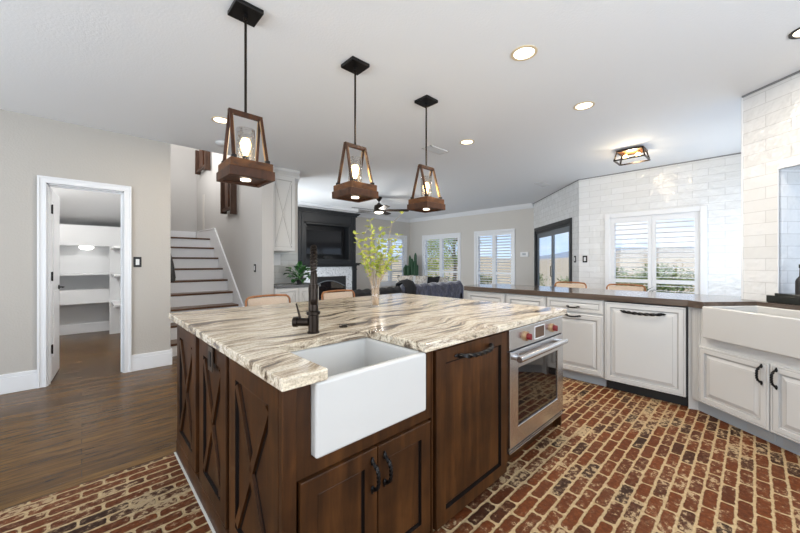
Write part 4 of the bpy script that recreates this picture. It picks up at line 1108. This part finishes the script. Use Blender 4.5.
def sofa(x0, x1, yb, label, m, dep=.95, hb=.85):
    """back at yb facing +Y"""
    t = thing('sofa', label, 'sofa', (x0, yb, 0)); L_ = x1-x0
    obj('frame', MB().box(0, L_, .02, dep, .06, .30, .03), m, t, smooth=True)
    bk = MB(); nseg = 24
    rings = []
    for i in range(nseg+1):
        x = L_*i/nseg; hb2 = hb+.012*math.sin(i*1.7)+.008*math.sin(i*3.1)
        if i in (0, nseg): hb2 -= .06
        rings.append([(x, .02, .30), (x, .0, .45), (x, .0, hb2-.05), (x, .04, hb2-.01), (x, .10, hb2), (x, .17, hb2-.02), (x, .21, hb2-.08), (x, .24, .30)])
    bk.loops(rings); obj('backrest', bk, m, t, smooth=True)
    k = 2
    for i in range(k): obj('seat_cushion', MB().box(.18+i*(L_-.36)/k, .18+(i+1)*(L_-.36)/k-.01, .24, dep, .30, .47, .04), m, t, smooth=True)
    for a in (0, L_-.17): obj('armrest', MB().box(a, a+.17, .0, dep, .06, .64, .05), m, t, smooth=True)
    for a in (.06, L_-.10):
        for b in (.08, dep-.1): obj('leg', MB().box(a, a+.04, b, b+.04, .001, .06), M_blackm, t)
    return t
sofa(4.33, 6.16, 4.45, 'dark navy velvet sofa turned away, past the end of the bar counter', M_navy)
sofa(3.10, 4.27, 4.42, 'black low sofa left of the navy sofa, behind the vase', M_blackfab, hb=.815)
cushion((4.72, 4.92, .50), .45, 0.52, .16, 0, M_cream, 'cream patterned cushion on the navy sofa below the cactus')
cushion((5.19, 4.92, .50), .42, 0.50, .16, R(6), M_cream, 'pale cushion next to the black one at the middle of the navy sofa')
cushion((5.60, 4.92, .50), .36, 0.47, .15, R(-6), M_blackfab, 'black cushion at the right part of the navy sofa')
cushion((5.95, 4.92, .50), .36, 0.45, .15, R(4), M_lime2 if 'M_lime2' in globals() else M_cream, 'light cushion at the right end of the navy sofa')
th = MB(); rings = []
rr = random.Random(2)
tag(obj('throw_blanket', MB().loops([[(-.02-.0, -.012, .62), (-.02, -.03, .80), (-.02, .06, .90), (-.02, .14, .92), (-.02, .25, .86), (-.02, .27, .60), (-.02, .25, .60), (-.02, .23, .85), (-.02, .13, .885), (-.02, .07, .872), (-.02, -.008, .79), (-.02, -.006, .62)],
    [(.16, -.012, .58), (.16, -.035, .82), (.16, .05, .935), (.16, .13, .95), (.16, .26, .87), (.16, .29, .6), (.16, .26, .6), (.16, .24, .86), (.16, .13, .90), (.16, .06, .876), (.16, -.008, .80), (.16, -.006, .58)],
    [(.26, -.012, .60), (.26, -.03, .80), (.26, .06, .905), (.26, .14, .915), (.26, .25, .85), (.26, .27, .60), (.26, .25, .60), (.26, .23, .85), (.26, .13, .885), (.26, .07, .872), (.26, -.008, .79), (.26, -.006, .60)]]), M_blackfab, smooth='all', bev=0), 'black throw heaped over the left end of the navy sofa back', 'blanket', loc=(4.36, 4.45, 0))

# cactus
t = thing('potted_cactus', 'tall green cactus cluster in a white planter in the far corner', 'cactus', (7.72, 7.62, .001))
obj('planter', MB().lathe([(.20, 0), (.22, .02), (.26, .80), (.26, .84), (.23, .84), (.22, .76), (0, .76)], n=28), M_pot, t, smooth=True)
rnd = random.Random(9)
for (dx, dy, hh, r) in ((-.16, .06, .42, .05), (-.10, -.08, .40, .05), (.0, .1, .48, .055), (.02, -.02, .62, .05), (.10, -.05, .55, .05), (.13, .04, .80, .045), (-.04, .02, .72, .04), (.17, -.02, .42, .05), (-.2, -.02, .36, .045)):
    rings = []; nn = 16
    u = rt*dx+fw_*dy
    for (q, s) in ((0, .8), (.2, 1), (.6, 1), (.9, .9), (1, .45), (1.02, .05)):
        rings.append([(u.x+(1+.5*dx)*0+(r*s*(1+.16*(1 if j % 2 else -1)))*math.cos(2*PI*j/nn)+dx*.1*q, u.y+(r*s*(1+.16*(1 if j % 2 else -1)))*math.sin(2*PI*j/nn), .76+hh*q) for j in range(nn)])
    obj('cactus_arm', MB().loops(rings), M_cactus, t, smooth='all')

# plant by the tile wall window
t = thing('potted_plant', 'small dark leafy plant on a stand below the tile wall window', 'plant', (6.05, 1.17, .001))
obj('stand', MB().lathe([(.14, 0), (.13, .02), (.02, .04), (.02, .55), (.13, .57), (.13, .59), (0, .59)], n=20), M_blackm, t, smooth=True)
obj('pot', MB().lathe([(.06, .59), (.09, .74), (.08, .74), (.06, .70), (0, .70)], n=20), M_pot, t, smooth=True)
lf = MB()
for i in range(30):
    a = rnd.uniform(0, 2*PI); e = rnd.uniform(.5, 1.4)
    d = Vector((math.cos(a)*math.cos(e), math.sin(a)*math.cos(e), math.sin(e)))
    lf.leaf((0, 0, .70), d, (0, 0, 1), rnd.uniform(.2, .32), .035, droop=.2)
obj('leaves', lf, M_cactus, t, recalc=False)

# ---------------- outdoors ----------------
gp = MB(); nG = 40
def gh(x, y):
    d = math.hypot(x-8, y-5)
    return -.25-min(3.0, max(0, d-10)*.06)+(max(0, d-60)*.026 if d > 60 else 0)
rings = []
gx = [6.6+ (i/36)**2.2*500 for i in range(37)]
obj_rows = []
bm = gp.bm; grid = []
for r_ in [0, 3, 6, 10, 14, 20, 30, 45, 70, 110, 170, 260, 400]:
    row = []
    for j in range(49):
        a = R(-75+240*j/48); x = 7+r_*math.cos(a); y = 4.5+r_*math.sin(a)
        row.append(bm.verts.new((x, y, gh(x, y)+(math.sin(j*1.3+r_)*.01*r_ if r_ > 60 else 0))))
    grid.append(row)
for i in range(len(grid)-1):
    for j in range(48): bm.faces.new((grid[i][j], grid[i][j+1], grid[i+1][j+1], grid[i+1][j]))
struct(obj('ground', gp, M_ground, smooth='all'), label='dry ground sloping away outside')
def ridge(name, dist, base, h, mt, seed, label):
    rr = random.Random(seed); ph = [rr.uniform(0, 6) for _ in range(5)]
    mb = MB(); rings = []
    for j in range(97):
        a = -75+240*j/96
        hh = h*(.55+.25*math.sin(a*.07+ph[0])+.15*math.sin(a*.17+ph[1])+.06*math.sin(a*.41+ph[2])+.03*math.sin(a*.9+ph[3]))
        c, s = math.cos(R(a)), math.sin(R(a))
        rings.append([(7+dist*.8*c, 5+dist*.8*s, base), (7+dist*.92*c, 5+dist*.92*s, base+hh*.55), (7+dist*c, 5+dist*s, base+hh), (7+dist*1.2*c, 5+dist*1.2*s, base)])
    mb.loops(rings); struct(obj(name, mb, mt, smooth='all'), label=label)
ridge('hills', 330, -2, 16, M_hill, 4, 'dry tan hills outside')
ridge('mountains', 900, -4, 44, M_mount, 8, 'distant blue grey mountains')

def tree(x, y, h, r, mt, label, cat='tree', trunk=True, nl=2600, seed=1, zb=None, ls=.12, group=None, name='garden_tree', flat=.8):
    rr = random.Random(seed); z0 = gh(x, y)
    t = thing(name, label, cat, (x, y, z0), 0, group)
    if trunk: 
        tk = MB().tube([(0, 0, -.05), (.05, 0, h*.3), (0, .05, h*.6), (0, 0, h*.85)], [.12, .09, .06, .02], 8)
        for i in range(6):
            a = i*1.05; tk.tube([(0, 0, h*(.3+.07*i)), (math.cos(a)*r*.6, math.sin(a)*r*.6, h*(.5+.07*i))], [.05, .015], 6)
    else:
        tk = MB()
        for i in range(5):
            a = i*1.26; tk.tube([(0, 0, -.03), (math.cos(a)*r*.5, math.sin(a)*r*.5, h*.7)], [.02, .008], 5)
    obj('trunk' if trunk else 'stems', tk, M_bark, t)
    lf = MB(); cl_ = []
    zc = h*.52 if trunk else h*.55; hz = h*.48 if trunk else h*.5
    for i in range(26):
        while True:
            p = Vector((rr.uniform(-1, 1), rr.uniform(-1, 1), rr.uniform(-1, 1)))
            if p.length < 1: break
        cl_.append((Vector((p.x*r*.8, p.y*r*.8, zc+p.z*hz*.85)), rr.uniform(.22, .4)*r))
    for i in range(nl):
        c, cr_ = cl_[i % 26]
        p = c+Vector((rr.gauss(0, .5), rr.gauss(0, .5), rr.gauss(0, .5)*flat))*cr_
        if p.z < .02: p.z = .05
        lf.leaf(p, (rr.uniform(-1, 1), rr.uniform(-1, 1), rr.uniform(-.6, .6)), (rr.uniform(-1, 1), 0, 1), rr.uniform(.7, 1.2)*ls, ls*.6)
    obj('foliage', lf, mt, t, recalc=False); return t
tree(12.4, 11.3, 4.2, 1.55, M_tree1, 'bright yellow green tree seen through the window beside the cactus', seed=2)
tree(16.0, 12.2, 4.4, 1.5, M_tree2, 'darker tree at the right side of the window beside the cactus', seed=3, nl=2000)
tree(9.2, 12.2, 4.2, 1.6, M_tree1, 'yellow green tree seen through the window right of the fireplace', seed=4)
tree(5.0, 14.2, 4.0, 1.4, M_tree2, 'dark green tree outside, behind the vase branches', seed=5, nl=2000)
bx = [(13.2, 4.4, 1.25), (15.4, 4.0, 1.4), (13.8, 2.5, 1.35), (16.2, 2.1, 1.5), (14.0, .7, 1.3), (16.8, .1, 1.5), (14.4, -1.2, 1.3), (18.6, 3.2, 1.6)]
for i, (x, y, h) in enumerate(bx):
    tree(x, y, h, .85, M_bush, 'green shrub on the dry slope outside the tile wall window', 'shrub', False, 900, 20+i, ls=.11, group='shrubs outside the tile wall window', name='garden_shrub')
for i, (x, y, h) in enumerate([(19.5, 12.2, 1.0), (20.5, 10.1, 1.1), (17.8, 8.5, 1.0), (19.5, 6.4, 1.1)]):
    tree(x, y, h, .9, M_bush, 'low shrub on the tan slope outside the family room window', 'shrub', False, 700, 40+i, ls=.11, group='shrubs outside the family room window', name='garden_shrub')
